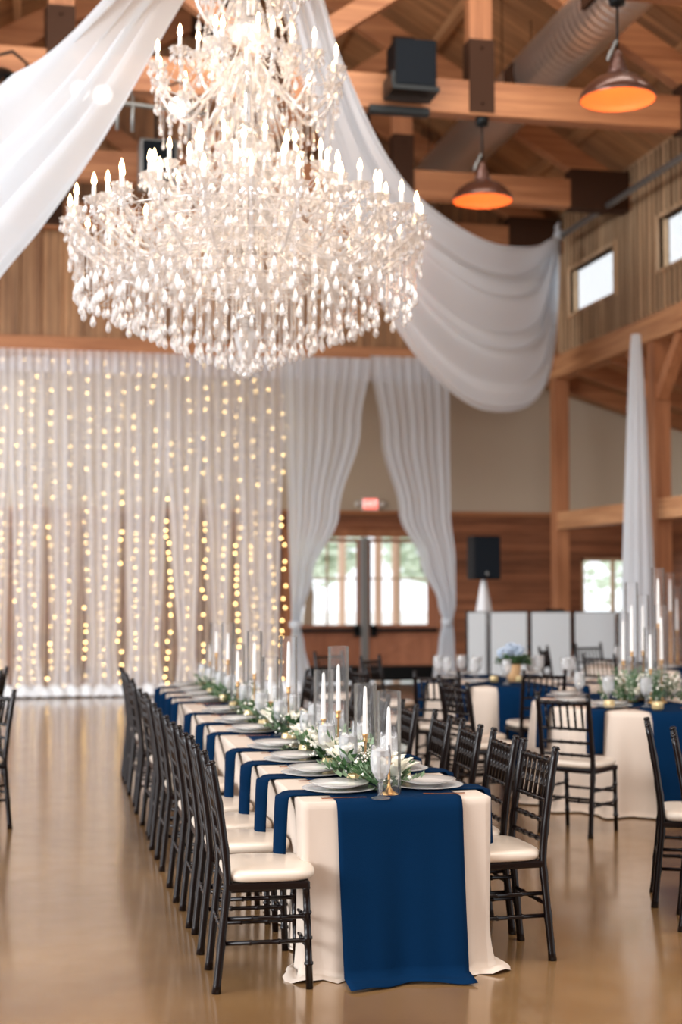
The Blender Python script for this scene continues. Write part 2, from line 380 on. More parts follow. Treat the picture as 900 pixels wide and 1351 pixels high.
# ------------------------------------------------------------------ roof trusses
def truss(Y, label):
    t = tag(empty('roof_truss', (CX, Y, 7.07)), label, 'roof truss', 'timber trusses under the roof')
    o = (CX, Y, 7.07)
    def loc(bm): bm.v = [(a - o[0], b_ - o[1], c - o[2]) for a, b_, c in bm.v]; return bm
    b = MB(); b.box(LX, NX, Y - .11, Y + .11, 7.07, 7.47); loc(b).build('bottom_chord', M['beam_x'], t, bevel=.01)
    apex = HZ + (NX - CX) * SL + .02
    for s in (-1, 1):
        b = MB(); b.bar((CX + s * (NX - CX - .1), Y, HZ + .06), (CX, Y, apex), .2, .34); loc(b).build('rafter', M['beam_x'], t, bevel=.01)
        xq = CX + s * 2.38; zq = HZ + (NX - CX - 2.38) * SL
        b = MB(); b.box(xq - .14, xq + .14, Y - .09, Y + .09, 7.47, zq - .1); loc(b).build('queen_post', M['beam_z'], t, bevel=.008)
        b = MB(); b.bar((xq - s * .1, Y, zq - .12), (CX + s * .12, Y, 7.62), .16, .24); loc(b).build('web_brace', M['beam_x'], t, bevel=.008)
        for (x_, z0, z1, w) in ((xq, 7.1, 7.95, .3), (xq, zq - .42, zq + .1, .32)):
            b = MB(); b.box(x_ - w / 2, x_ + w / 2, Y - .13, Y + .13, z0, z1)
            for bz in (z0 + .1, z1 - .1): b.lathe([(.02, 0), (.02, .02), (.001, .025)], 8, (0, 0, 0)); vs = b.v[-24:]; b.v[-24:] = [(x_ + a, Y - .13 - c, bz + b_) for a, b_, c in vs]
            loc(b).build('gusset_plate', M['steel_plate'], t)
        b = MB(); xh = CX + s * (NX - CX - .5); b.box(xh - .45, xh + .45, Y - .12, Y + .12, 7.05, 7.62); loc(b).build('heel_plate', M['steel_plate'], t)
    b = MB(); b.box(CX - .15, CX + .15, Y - .12, Y + .12, 7.1, 7.75); loc(b).build('gusset_plate', M['steel_plate'], t)
    b = MB(); b.box(CX - .3, CX + .3, Y - .12, Y + .12, apex - .4, apex + .1); loc(b).build('ridge_plate', M['steel_plate'], t)
    return t
truss(22.1, 'brown timber truss set flat against the gable wall')
truss(19.35, 'brown timber roof truss just behind the one holding the black speaker')
truss(15.75, 'brown timber roof truss carrying the black speaker box and a pendant')
truss(12.15, 'brown timber roof truss from which the larger-looking pendant hangs')

# spiral duct
b = MB(); b.tube([(6.05, 4, 8.0), (6.05, 22.0, 8.0)], .34, 28)
d = tag(b.build('spiral_duct', M['duct']), 'silver spiral metal air duct running along under the right roof slope', 'air duct')
for yy, a in ((13.3, -.3), (14.2, -.3), (16.8, -.3), (17.6, -.3)):
    b = MB(); b.box(5.69, 5.76, yy - .16, yy + .16, 7.85, 8.1); b.build('vent_grille', M['steel_plate'], d)
for yy in (6, 8.4, 10.2, 13.9, 17.5, 21):
    b = MB()
    for s in (-1, 1): b.tube([(6.05 + s * .2, yy, 8.27), (6.05 + s * .2, yy, roof_z(6.05 + s * .2) + .03)], .008, 5)
    b.build('hanger', M['steel_plate'], d)

# ------------------------------------------------------------------ doors, window, exit sign
def double_door(n, x0, x1, hinge):
    r = struct(empty('door_%d' % n, (x0, BY, 0)))
    w = x1 - x0; g0, g1 = .08, w - .06
    if hinge > 0: g0, g1 = .05, w - .17
    z0, z1 = .98, 2.38
    b = MB()
    b.box(0, g0, .02, .08, .02, 2.44); b.box(g1, w, .02, .08, .02, 2.44); b.box(g0, g1, .02, .08, z1, 2.44); b.box(g0, g1, .02, .08, .02, z0)
    b.build('door_leaf', M['door'], r, bevel=.006)
    b = MB(); b.box(g0, g1, -.005, .02, .3, .36); b.box(g0, g1, -.005, .02, z0 - .14, z0 - .08); b.box(g0 - .06, g0, -.005, .02, .3, z0 - .08); b.box(g1, g1 + .06, -.005, .02, .3, z0 - .08)
    b.bar((g0, .008, .36), (g1, .008, z0 - .14), .02, .07); b.bar((g1, .006, .36), (g0, .006, z0 - .14), .02, .07)
    b.build('cross_brace', M['door'], r)
    b = MB(); m = (g0 + g1) / 2; zm = (z0 + z1) / 2 + .08
    b.box(m - .015, m + .015, .03, .07, z0, z1); b.box(g0, g1, .03, .07, zm - .015, zm + .015)
    b.build('glazing_bar', M['frame'], r)
    b = MB(); b.box(g0, g1, .045, .052, z0, z1); b.build('glass_pane', M['pane'], r)
    b = MB(); b.box(.04, w - .04, -.1, -.04, .86, .92); xk = w - .12 if hinge < 0 else .02; b.box(xk, xk + .1, -.1, .02, .78, .98); b.box(.06, .1, -.08, .02, .87, .91); b.box(w - .1, w - .06, -.08, .02, .87, .91)
    b.build('push_bar', M['blackmetal'], r)
    b = MB(); b.box(.03, w - .03, -.012, .02, .02, .28); b.build('kick_plate', M['blackmetal'], r)
double_door(1, 4.26, 5.42, -1); double_door(2, 5.56, 6.78, 1)
b = MB(); b.box(5.43, 5.55, BY - .04, BY + .1, 0, 2.46); struct(b.build('trim_8', M['aluminium'], bevel=.006))
b = MB(); b.box(DX0 - .1, 4.25, BY - .03, BY + .1, 0, 2.6); b.box(6.79, DX1 + .1, BY - .03, BY + .1, 0, 2.6); b.box(4.25, 6.79, BY - .03, BY + .1, 2.47, 2.6)
struct(b.build('trim_9', M['beam_z']))
w = MB(); w.box(WX0, WX0 + .05, BY - .01, BY + .1, WZ0, WZ1); w.box(WX1 - .05, WX1, BY - .01, BY + .1, WZ0, WZ1); w.box(WX0, WX1, BY - .01, BY + .1, WZ0, WZ0 + .04); w.box(WX0, WX1, BY - .01, BY + .1, WZ1 - .05, WZ1)
w.box(9.98, 10.03, BY, BY + .1, WZ0, WZ1); w = struct(w.build('window_1', M['frame']))
b = MB(); b.box(WX0, WX1, BY + .05, BY + .058, WZ0, WZ1); b.build('glass_pane', M['pane'], w)

e = tag(empty('exit_sign', (5.58, BY, 3.03)), 'small red lit exit sign with two lamp heads above the double doors', 'exit sign')
b = MB(); b.box(-.15, .15, -.06, .01, -.11, .11); b.build('housing', M['plastic'], e, bevel=.01)
b = MB(); b.box(-.125, .125, -.065, -.058, -.085, .085); b.build('lit_panel', M['exitr'], e)
for s in (-1, 1):
    b = MB(); b.lathe([(.001, -.05), (.05, -.05), (.055, 0), (.03, .04), (.001, .05)], 14); b.v = [(s * .22 + x_, -.02 - z_ * .8 - .03, y_) for x_, y_, z_ in b.v]
    b.box(min(s * .15, s * .2), max(s * .15, s * .2), -.03, 0, -.02, .02); b.build('lamp_head', M['plastic'], e)
cu = bpy.data.curves.new('exit_lettering', 'FONT'); cu.body = 'EXIT'; cu.size = .13; cu.align_x = 'CENTER'; cu.align_y = 'CENTER'; cu.extrude = .002
cu.materials.append(M['exitw']); tmp = bpy.data.objects.new('lettering_curve', cu); t = bpy.data.objects.new('lettering', bpy.data.meshes.new_from_object(tmp)); bpy.data.objects.remove(tmp); C.objects.link(t); t.parent = e; t.location = (0, -.069, 0); t.rotation_euler = (PI / 2, 0, 0)

# outdoors seen through the doors
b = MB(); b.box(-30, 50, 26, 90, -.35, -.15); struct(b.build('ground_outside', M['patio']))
def round_tree(x, y, r, h, label):
    t = tag(empty('garden_tree', (x, y, -.15)), label, 'tree', 'trees outside the hall')
    b = MB(); b.tube([(0, 0, 0), (.1, 0, h * .5), (0, .1, h * .8)], [.18, .14, .08], 8); b.build('trunk', M['bark'], t)
    b = MB(); rnd = random.Random(int(x * 7))
    for k in range(700):
        v = Vector((rnd.gauss(0, 1), rnd.gauss(0, 1), rnd.gauss(0, 1))).normalized() * r * rnd.uniform(.5, 1); v.z *= .8
        b.octa((v.x, v.y, h + v.z), rnd.uniform(.12, .3), rnd.uniform(.05, .15))
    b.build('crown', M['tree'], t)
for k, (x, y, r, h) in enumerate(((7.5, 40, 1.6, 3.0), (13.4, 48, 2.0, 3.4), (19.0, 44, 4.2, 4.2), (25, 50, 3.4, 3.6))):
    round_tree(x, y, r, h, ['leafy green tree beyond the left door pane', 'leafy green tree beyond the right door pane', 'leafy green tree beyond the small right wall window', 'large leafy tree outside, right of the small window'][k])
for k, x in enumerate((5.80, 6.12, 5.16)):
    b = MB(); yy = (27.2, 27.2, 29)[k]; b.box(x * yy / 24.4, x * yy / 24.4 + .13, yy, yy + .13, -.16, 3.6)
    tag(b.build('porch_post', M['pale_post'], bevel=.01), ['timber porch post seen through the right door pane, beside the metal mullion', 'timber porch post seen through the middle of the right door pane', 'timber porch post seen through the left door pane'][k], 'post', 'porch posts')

# ------------------------------------------------------------------ pendants, speakers, lights under the roof
def pendant(x, y, zrim, ztop, label):
    t = tag(empty('pendant_lamp', (x, y, zrim)), label, 'pendant lamp', 'barn pendants')
    prof = [(.345, 0), (.35, .02), (.335, .06), (.28, .13), (.2, .19), (.11, .225), (.085, .235), (.085, .25), (.1, .262), (.075, .29), (.085, .30), (.062, .34), (.07, .35), (.05, .39), (.055, .40), (.04, .44), (.02, .46)]
    b = MB(); b.lathe(prof, 40, top='open'); b.build('lamp_shade', M['shade'], t)
    b = MB(); b.lathe([(r * .985 - .002, z - .002) for r, z in prof[:7]] + [(.001, .22)], 40, top='open'); b.build('shade_lining', M['copper_in'], t)
    b = MB(); b.ball((0, 0, .165), .03, 12, 1.3); b.lathe([(.02, .19), (.02, .23)], 12); b.build('bulb', M['bulb'], t)
    b = MB(); b.tube([(0, 0, .45), (0, 0, ztop - zrim)], .012, 8); b.build('cord', M['blackmetal'], t)
    b = MB(); b.lathe([(.001, -.1), (.07, -.09), (.08, -.03), (.08, 0), (.001, 0)], 16, (0, 0, ztop - zrim)); b.build('ceiling_mount', M['blackmetal'], t)
    b = MB(); b.tube([(-.1, -.02, .36), (-.08, -.02, .43), (-.03, -.01, .5), (0, 0, .55)], .014, 6)
    for k in range(7): b.ball((-.1 + .012 * k, -.02, .36 + .028 * k), .019, 6)
    b.build('shade_chain', M['aluminium'], t)
    l = bpy.data.lights.new('pendant_glow', 'POINT'); l.energy = 4.5; l.color = (1, .46, .22); l.shadow_soft_size = .05
    o = bpy.data.objects.new('pendant_glow', l); C.objects.link(o); o.location = (x, y, zrim + .03)
pendant(5.02, 15.75, 6.1, 7.07, 'dark bronze pendant with orange inside, hanging beneath the truss with the speaker')
pendant(5.17, 12.15, 6.1, 7.07, 'dark bronze barn pendant with orange inside at the upper right, larger of the two')

s = tag(empty('hanging_speaker', (4.05, 15.35, 7.15)), 'black box speaker mounted on the timber truss left of the upright post', 'speaker')
b = MB(); b.box(-.22, .26, -.2, .2, .02, .56); b.build('cabinet', M['blackbox'], s, bevel=.02)
b = MB(); b.box(-.2, .24, -.215, -.2, .04, .54); b.build('grille', M['grille'], s)
b = MB(); b.box(-.26, .28, -.24, .2, -.03, .02); b.box(-.26, -.22, -.2, .2, .0, .18); b.build('bracket', M['blackmetal'], s)
b = MB(); b.box(3.6, 4.3, 15.4, 15.52, 6.94, 7.03); o = tag(b.build('lighting_bar', M['blackmetal'], bevel=.01), 'black metal bar fixed under the truss below the black box speaker', 'bar')

def stage_light(p, label, aim=(0, -1, -.25), s=1.0, lit=True):
    t = tag(empty('stage_light', p), label, 'stage light', 'stage lights under the roof')
    t.rotation_euler = Vector(aim).to_track_quat('Z', 'Y').to_euler(); t.scale = (s,) * 3
    b = MB(); b.lathe([(.06, -.25), (.1, -.22), (.12, -.1), (.12, .1), (.11, .12)], 20, top='open'); b.build('lamp_body', M['blackmetal'], t)
    b = MB(); b.lathe([(.001, .09), (.105, .1)], 20, top='open'); b.build('lens', M['spot'] if lit else M['pane'], t)
    b = MB(); b.tube([(-.14, 0, 0), (-.14, .2, 0), (0, .27, 0), (.14, .2, 0), (.14, 0, 0)], .014, 6); b.build('yoke', M['blackmetal'], t)
    return t
stage_light(at(235, 142, Y=15.4), 'round stage light with a glowing lens behind the left arms of the chandelier')
stage_light(at(104, 122, Y=15.35), 'glowing stage light shining through the left tulle swag', (.1, -1, -.1))
stage_light(at(136, 128, Y=15.35), 'second glowing stage light seen through the left swag, nearer the chandelier', (-.1, -1, -.1))
stage_light(at(8, 112, Y=15.35), 'dark stage light at the left picture edge above the swag', (.4, -1, -.6), 1.3, False)
b = MB(); p0 = at(20, 118, Y=15.45); p1 = at(270, 150, Y=15.45); b.tube([p0, p1], .025, 8)
rl = tag(b.build('lighting_rail', M['aluminium']), 'metal rail under the truss behind the chandelier holding the stage lights', 'rail')
for px in (60, 155, 175, 250):
    q = at(px, 118 + (px - 20) * .128, Y=15.45); b = MB(); b.tube([q, (q.x, 15.7, 7.09)], .015, 6); b.tube([q + Vector((0, 0, -.3)), q + Vector((0, 0, .1))], .018, 6); b.build('clamp', M['aluminium'], rl)
s = tag(empty('line_speaker', at(205, 250, Y=18.6)), 'grey box speaker behind the chandelier against the dark rafters', 'speaker')
b = MB(); b.box(-.22, .28, -.2, .2, .0, .62); b.build('cabinet', M['aluminium'], s, bevel=.03)
b = MB(); b.box(-.18, .24, -.212, -.2, .04, .58); b.build('grille', M['grille'], s)
b = MB(); b.tube([(0, 0, .6), (0, 0, 1.3)], .02, 6); b.build('hanger', M['blackmetal'], s)

# curtain rod running along the clerestory wall to the swag's knot
kn = at(738, 312, Y=21.2)
b = MB(); b.tube([kn + Vector((0, .1, -.02)), (kn.x, 11, kn.z - .02)], .045, 10); b.ball(kn + Vector((0, .12, 0)), .08, 10)
rd = tag(b.build('drape_rod', M['aluminium']), 'pale metal rod along the clerestory wall holding the swag end', 'rod')
for yy in (20, 16, 12.4):
    b = MB(); b.tube([(kn.x, yy, kn.z), (NX + .02, yy, kn.z + .12)], .02, 6); b.build('bracket', M['blackmetal'], rd)

# ------------------------------------------------------------------ tulle swags
def catmull(pts, t):
    n = len(pts) - 1; x = min(max(t, 0), .99999) * n; i = int(x); u = x - i
    p0, p1, p2, p3 = pts[max(i-1, 0)], pts[i], pts[i+1], pts[min(i+2, n)]
    return .5 * ((2*p1) + (p2-p0)*u + (2*p0-5*p1+4*p2-p3)*u*u + (-p0+3*p1-3*p2+p3)*u**3)
def swag(name, up, lo, folds, amp, label, nu=90, nv=110, seed=1):
    U = [at(a, b_, Y=c) for a, b_, c in up]; Lw = [at(a, b_, Y=c) for a, b_, c in lo]
    rnd = random.Random(seed); ph = [rnd.uniform(0, 6) for _ in range(4)]
    rows = []
    for i in range(nu + 1):
        u = i / nu; a = catmull(U, u); c = catmull(Lw, u); row = []
        span = (c - a).length; A = amp * min(1, span / 1.2)
        for j in range(nv + 1):
            v = j / nv; vv = v + .012 * math.sin(3 * u + ph[0]) * math.sin(PI * v)
            p = a.lerp(c, vv)
            w = math.sin(2*PI*folds*vv + ph[1] + 1.2*math.sin(2*u + ph[2])) * .6 + math.sin(2*PI*folds*.43*vv + ph[3] + u) * .55 + math.sin(2*PI*folds*2.1*vv + 3*u) * .16
            d = Vector((-.25, -1, .25)).normalized()
            row.append(p + d * w * A + Vector((0, 0, 1)) * w * A * .35)
        rows.append(row)
    b = MB(); b.grid(rows)
    return tag(b.build(name, M['voile']), label, 'tulle swag')
swag('tulle_swag',
     [(330, -260, 9.9), (385, -130, 10.2), (427, 0, 11.0), (455, 90, 12.4), (508, 203, 14.6), (562, 268, 16.5), (640, 316, 18.8), (700, 324, 20.2), (737, 312, 21.15)],
     [(322, -260, 9.9), (345, -130, 10.0), (372, 0, 10.8), (405, 130, 12.2), (470, 330, 14.2), (556, 480, 16.6), (645, 549, 18.7), (722, 515, 20.5), (739, 320, 21.2)],
     6.5, .2, 'wide white tulle swag sweeping from above the chandelier to the knot on the right wall')
swag('tulle_swag',
     [(305, -260, 9.9), (235, -100, 10.2), (140, 0, 10.8), (60, 78, 11.8), (0, 126, 12.8), (-120, 215, 14.5), (-260, 290, 17)],
     [(318, -260, 9.9), (292, -100, 10.2), (235, 0, 10.8), (127, 183, 11.8), (0, 342, 12.8), (-120, 490, 14.5), (-262, 300, 17)],
     4.4, .19, 'wide white tulle swag sweeping from above the chandelier off to the upper left', seed=5)
# knot at the end of the swag
b = MB(); b.ball(kn + Vector((-.03, -.08, .0)), .09, 12); b.tube([kn + Vector((-.05, -.1, .02)), kn + Vector((-.08, -.12, .12)), kn + Vector((-.04, -.12, .2))], [.05, .04, .02], 8)
tag(b.build('tulle_knot', M['voile']), 'small white fabric knot at the far end of the pale wall rod', 'knot')

# ------------------------------------------------------------------ hanging curtains
def drape(name, keys, Y, folds, amp, mat, label, cat='curtain', group=None, seed=0, nv=60, per=10, yb=0):
    """keys: rows (Z, X left, X right) from top to bottom"""
    rnd = random.Random(seed); n = int(folds * per); ph = rnd.uniform(0, 6); ph2 = rnd.uniform(0, 6)
    vec = [Vector(k) for k in keys]; rows = []
    zs = [k[0] for k in keys]
    for i in range(nv + 1):
        z = zs[0] + (zs[-1] - zs[0]) * i / nv
        for k in range(len(keys) - 1):
            if zs[k] >= z >= zs[k+1] - 1e-6:
                f = (zs[k] - z) / max(zs[k] - zs[k+1], 1e-6); f = f * f * (3 - 2 * f) if len(keys) > 3 else f
                xl = keys[k][1] + (keys[k+1][1] - keys[k][1]) * f; xr = keys[k][2] + (keys[k+1][2] - keys[k][2]) * f; break
        w = xr - xl; A = amp * (.35 + .65 * min(1, i / (nv * .3))) * (1 if w > .5 else 1)
        row = []
        for j in range(n + 1):
            v = j / n
            q = math.sin(2*PI*folds*v + ph + .5*math.sin(i*.06 + ph2)) + .45*math.sin(2*PI*folds*.37*v + ph2) + .2*math.sin(2*PI*folds*2.3*v + i*.03)
            x = xl + w * (v + .25 / folds * math.cos(2*PI*folds*v + ph) * .5)
            row.append(Vector((x, Y - q * A - yb * (i / nv) ** 2, z)))
        rows.append(row)
    b = MB(); b.grid(rows); return tag(b.build(name, mat), label, cat, group)
CYY = GY - .3
def zx(px, py, Y=CYY): p = at(px, py, Y=Y); return p.z, p.x
def rowk(py, xl, xr, Y=CYY):
    z, a = zx(xl, py, Y); _, c = zx(xr, py, Y); return (z, a, c)
names = ['at the left picture edge', 'second from the left picture edge', 'third from the left picture edge', 'behind the farthest left chair backs', 'right of the farthest left chairs',
         'left of the far end of the long table', 'behind the far end of the long table', 'just left of the tied door drapes']
pan = [(-60, 14, -60, 6), (13, 62, 20, 54), (61, 108, 67, 101), (107, 164, 114, 155), (163, 220, 169, 209), (218, 266, 236, 258), (264, 310, 279, 300), (308, 374, 317, 366)]
for k, (t0, t1, b0, b1) in enumerate(pan):
    keys = [rowk(469, t0, t1), rowk(580, t0 - 1, t1 + 1), rowk(720, t0 + (b0 - t0) * .5, t1 + (b1 - t1) * .5), rowk(860, b0, b1), rowk(914, b0 - 5, b1 + 5)]
    keys[-1] = (.01, keys[-1][1], keys[-1][2])
    drape('sheer_curtain', keys, CYY, max(3, (t1 - t0) / 13.0), .035, M['sheer'], 'sheer white curtain panel over fairy lights, ' + names[k], 'curtain', 'sheer panels with fairy lights', seed=k + 1)
b = MB(); rnd = random.Random(3); rows = []
for i in range(7):
    row = []
    for j in range(160):
        x = at(-70, 914, Y=CYY).x + j * (4.0 - at(-70, 914, Y=CYY).x) / 159
        row.append(Vector((x, CYY - .32 + i * .085 + .02 * math.sin(j * 1.1), .02 + .13 * math.sin(PI * i / 6) ** .7 * (1 + .25 * math.sin(j * .9 + i)) + rnd.uniform(0, .012))))
    rows.append(row)
b.grid(rows); tag(b.build('tulle_pooling', M['white']), 'gathered white tulle lying on the floor along the foot of the lit curtains', 'tulle', kind='stuff')
drape('sheer_backing', [rowk(470, -60, 376), (.03, rowk(470, -60, 376)[1], rowk(470, -60, 376)[2])], CYY + .42, 44, .03, M['backing'], 'thin sheer layer hanging behind the fairy lights', 'curtain', seed=44, nv=10, per=8)
# valance band along the top
drape('curtain_valance', [(5.2, at(-60, 470, Y=CYY).x, at(594, 470, Y=CYY).x), (4.86, at(-60, 470, Y=CYY).x, at(594, 470, Y=CYY).x)], CYY - .03, 60, .03, M['sheer'], 'gathered white heading strip along the top of the back curtains', 'curtain', seed=30, nv=4, per=8)
# tied drapes either side of the doorway
drape('tied_drape', [rowk(470, 372, 489), rowk(563, 375, 476), rowk(677, 380, 447), rowk(760, 382, 412), rowk(812, 384, 397), rowk(826, 385, 395), rowk(850, 383, 400), rowk(888, 380, 408), (.02, rowk(888, 378, 412)[1], rowk(888, 378, 412)[2])],
      CYY - .06, 8, .026, M['voile'], 'white drape tied back to the left of the double doors', 'curtain', seed=11)
drape('tied_drape', [rowk(470, 489, 592), rowk(580, 503, 593), rowk(677, 526, 594), rowk(740, 553, 600), rowk(797, 577, 600), rowk(818, 583, 596), rowk(850, 578, 598), rowk(888, 571, 600), (.02, rowk(888, 569, 602)[1], rowk(888, 569, 602)[2])],
      CYY - .06, 8, .026, M['voile'], 'white drape tied back to the right of the double doors', 'curtain', seed=12)
for k, (px, py) in enumerate(((390, 824), (590, 820))):
    p = at(px, py, Y=CYY - .06); b = MB(); b.lathe([(.085, -.05), (.1, 0), (.085, .05)], 16, (p.x, p.y, p.z), top='open')
    tag(b.build('curtain_tie', M['voile']), 'white cloth tie around the %s door drape' % ('left', 'right')[k], 'curtain tie', 'curtain ties')
# column drape in front of the aisle post
b = MB(); pt = at(839, 443, Y=18.05); rows = []
for i in range(41):
    f = i / 40; z = pt.z * (1 - f) + .02; r = .055 + .135 * min(1, f * 1.5) ** .8
    rows.append([Vector((pt.x + r * (1 + .16 * math.sin(9 * t_ + f)) * math.cos(t_), pt.y + r * (1 + .16 * math.sin(9 * t_ + f)) * math.sin(t_), z)) for t_ in [2 * PI * j / 72 for j in range(73)]])
b.grid(rows); tag(b.build('column_drape', M['voile']), 'narrow white tulle column hanging in front of the aisle post', 'drape')

# fairy light strings just behind the sheers
me_b = MB().ball((0, 0, 0), .017, 8).mesh('fairy_bulb', M['fairy'])
sx = [5, 28, 47, 70, 92, 116, 139, 160, 181, 205, 224, 248, 270, 294, 314, 336, 359, 374]
rnd = random.Random(21)
where = ['at the left picture edge'] + ['%s from the left picture edge' % o for o in ORD[1:12]] + ['sixth from the tied drapes', 'fifth from the tied drapes', 'fourth from the tied drapes', 'third from the tied drapes', 'second from the tied drapes', 'touching the left tied drape']
for k, px in enumerate(sx):
    p = at(px, 470, Y=CYY + .16); p.z = 5.1; b = MB(); pts = [Vector((p.x + .03 * math.sin(i * .7 + k), p.y, 5.1 - i * .25)) for i in range(21)]
    b.tube(pts, .003, 4); st = tag(b.build('fairy_light_string', M['wick']), 'string of warm fairy lights behind the sheers, ' + where[k], 'fairy lights', 'fairy light strings')
    z = 5.05
    while z > .12:
        o = bpy.data.objects.new('light_bulb', me_b); C.objects.link(o); o.parent = st
        f = (5.1 - z) / .25; i = min(int(f), 19); q = pts[i].lerp(pts[i + 1], f - i)
        o.location = (q.x + rnd.uniform(-.03, .03), q.y - .02 + rnd.uniform(-.01, .02), z)
        z -= rnd.choice((.1, .12, .14, .16, .2, .26)) * (1.7 if z > 2.9 else 1)

# ------------------------------------------------------------------ chandelier
cp = at(325, 495, Y=9.75); CHX, CHY = cp.x, cp.y
ch = tag(empty('crystal_chandelier', (CHX, CHY, 3.1)), 'huge tiered crystal chandelier with lit candle bulbs above the long table', 'chandelier')
Z0 = 3.1
def cpart(name, me, loc=(0, 0, 0), rz=0, parent=None, sc_=None):
    o = bpy.data.objects.new(name, me); C.objects.link(o); o.parent = parent or ch
    o.location = loc; o.rotation_euler = (0, 0, rz)
    if sc_: o.scale = sc_
    return o
b = MB(); b.tube([(0, 0, .3), (0, 0, 4.6)], .022, 12)
for z_, r in ((.42, .07), (.95, .09), (1.25, .06), (1.7, .08), (2.1, .06), (2.45, .05), (2.75, .07)): b.lathe([(.02, z_ - .06), (r, z_ - .03), (r * 1.1, z_), (r * .8, z_ + .04), (.02, z_ + .08)], 20)
b.build('central_rod', M['chrome'], ch)
for z_, r, h in ((.55, .16, .2), (1.45, .13, .22), (2.3, .11, .2), (2.95, .12, .2)):
    b = MB(); b.lathe([(.03, z_), (r, z_ + .04), (r * 1.25, z_ + h * .6), (r * .5, z_ + h), (.03, z_ + h)], 18, smooth=False); b.build('glass_bowl', M['crystal'], ch)
# shared meshes
me_bob = MB().lathe([(.012, -.03), (.03, -.02), (.062, .012), (.068, .02), (.05, .014), (.016, .006)], 16, ripple=lambda t, z: 1 + .12 * math.cos(8 * t), smooth=False)
for k in range(7):
    t_ = 2 * PI * k / 7; x, y = .06 * math.cos(t_), .06 * math.sin(t_)
    me_bob.octa((x, y, -.005), .011); me_bob.lathe([(.001, -.078), (.012, -.062), (.013, -.05), (.001, -.02)], 6, (x, y, 0), smooth=False)
me_bob = me_bob.mesh('bobeche', M['crystal'])
me_can = MB().lathe([(.013, 0), (.013, .095), (.009, .1)], 10, top=True).mesh('candle_sleeve', M['candle'])
me_fl = MB().lathe([(.006, .1), (.015, .118), (.016, .13), (.01, .158), (.001, .185)], 10).mesh('flame_bulb', M['flame'])
def drop(b, x, y, z, s=1.0):
    b.octa((x, y, z + .012 * s), .011 * s); b.lathe([(.001, -.075 * s), (.012 * s, -.064 * s), (.0165 * s, -.047 * s), (.010 * s, -.022 * s), (.001, 0)], 6, (x, y, z), smooth=False)
def strand_mesh(L, s=1.0, br=.0085):
    b = MB(); z = 0
    while z > -L: b.octa((0, 0, z), br, br * 1.15); z -= br * 2.25
    drop(b, 0, 0, z, s); return b.mesh('crystal_strand', M['crystal'])
def bead_path(pts, br=.008):
    b = MB(); tot = 0; prev = Vector(pts[0])
    n = 40; L = sum((Vector(pts[i+1]) - Vector(pts[i])).length for i in range(len(pts)-1)); m = max(6, int(L / (br * 2.4)))
    V = [Vector(p) for p in pts]
    for i in range(m + 1): b.octa(catmull(V, i / m), br, br)
    return b
def arm_mesh(R, zh, zb):
    pts = [Vector((.06, 0, zh)), Vector((.22 * R, 0, zh + .10)), Vector((.45 * R, 0, zh - .02)), Vector((.68 * R, 0, min(zh, zb) - .17)), Vector((.88 * R, 0, zb - .2)), Vector((.985 * R, 0, zb - .1)), Vector((R, 0, zb - .02))]
    sm = [catmull(pts, i / 18) for i in range(19)]
    b = MB(); b.tube(sm, [.015 - .004 * i / 18 for i in range(19)], 7)
    for i in range(1, 18, 2): b.octa(sm[i], .022)
    return b.mesh('glass_arm', M['crystal']), sm
tiers = [  # n, R, hub z, bobeche z, phase (relative to Z0)
    (26, 1.20, .86, 1.02, 0), (20, .96, 1.02, 1.17, .1), (14, .64, 1.20, 1.36, .05), (8, .36, 1.28, 1.5, .2),
    (12, .63, 1.98, 2.1, .12), (7, .34, 2.12, 2.24, .3), (8, .37, 2.62, 2.74, 0)]
rnd = random.Random(4)
for ti, (n, R, zh, zb, ph) in enumerate(tiers):
    me_arm, sm = arm_mesh(R, zh, zb)
    # fringe under each arm: little strands off the arm, and a bead chain back to the stem
    fb = MB()
    for i in range(4, 19, 2 if R > .5 else 3):
        p = sm[i]; L = (.12 + .08 * ((i * 7) % 3)) * (1 if R > .5 else .6); z = p.z - .015
        while z > p.z - L: fb.octa((p.x, 0, z), .0075); z -= .018
        drop(fb, p.x, 0, z, .9)
    me_fr = fb.mesh('crystal_fringe', M['crystal'])
    top = {0: 1.5, 1: 1.62, 2: 1.95, 3: 2.0, 4: 2.62, 5: 2.66, 6: 3.2}[ti]
    cb = bead_path([(R * .97, 0, zb - .03), (R * .78, 0, zb - .12 + (top - zb) * .06), (R * .5, 0, zb - .05 + (top - zb) * .2), (R * .25, 0, zb + (top - zb) * .5), (.07, 0, top)])
    me_ch = cb.mesh('bead_chain', M['crystal'])
    # bead swag to the neighbouring arm
    a = 2 * PI / n; sb = bead_path([(R * math.cos(a * f), R * math.sin(a * f), zb - .02 - (.16 if R > .5 else .1) * math.sin(PI * f)) for f in (0, .2, .4, .6, .8, 1)])
    drop(sb, R * math.cos(a / 2), R * math.sin(a / 2), zb - .2 if R > .5 else zb - .14, 1.1); me_sw = sb.mesh('bead_swag', M['crystal'])
    for k in range(n):
        t_ = 2 * PI * k / n + ph
        cpart('glass_arm', me_arm, rz=t_)
        cpart('bead_chain', me_ch, rz=t_ + .03)
        if ti < 5: cpart('crystal_fringe', me_fr, rz=t_)['kind'] = 'stuff'
        if ti in (0, 1, 2, 4): cpart('bead_swag', me_sw, rz=t_)
        loc = (R * math.cos(t_), R * math.sin(t_), zb)
        cpart('bobeche', me_bob, loc, t_)
        if ti == 0 and k >= 26: continue
        c_ = cpart('candle_sleeve', me_can, loc); cpart('flame_bulb', me_fl, parent=c_)
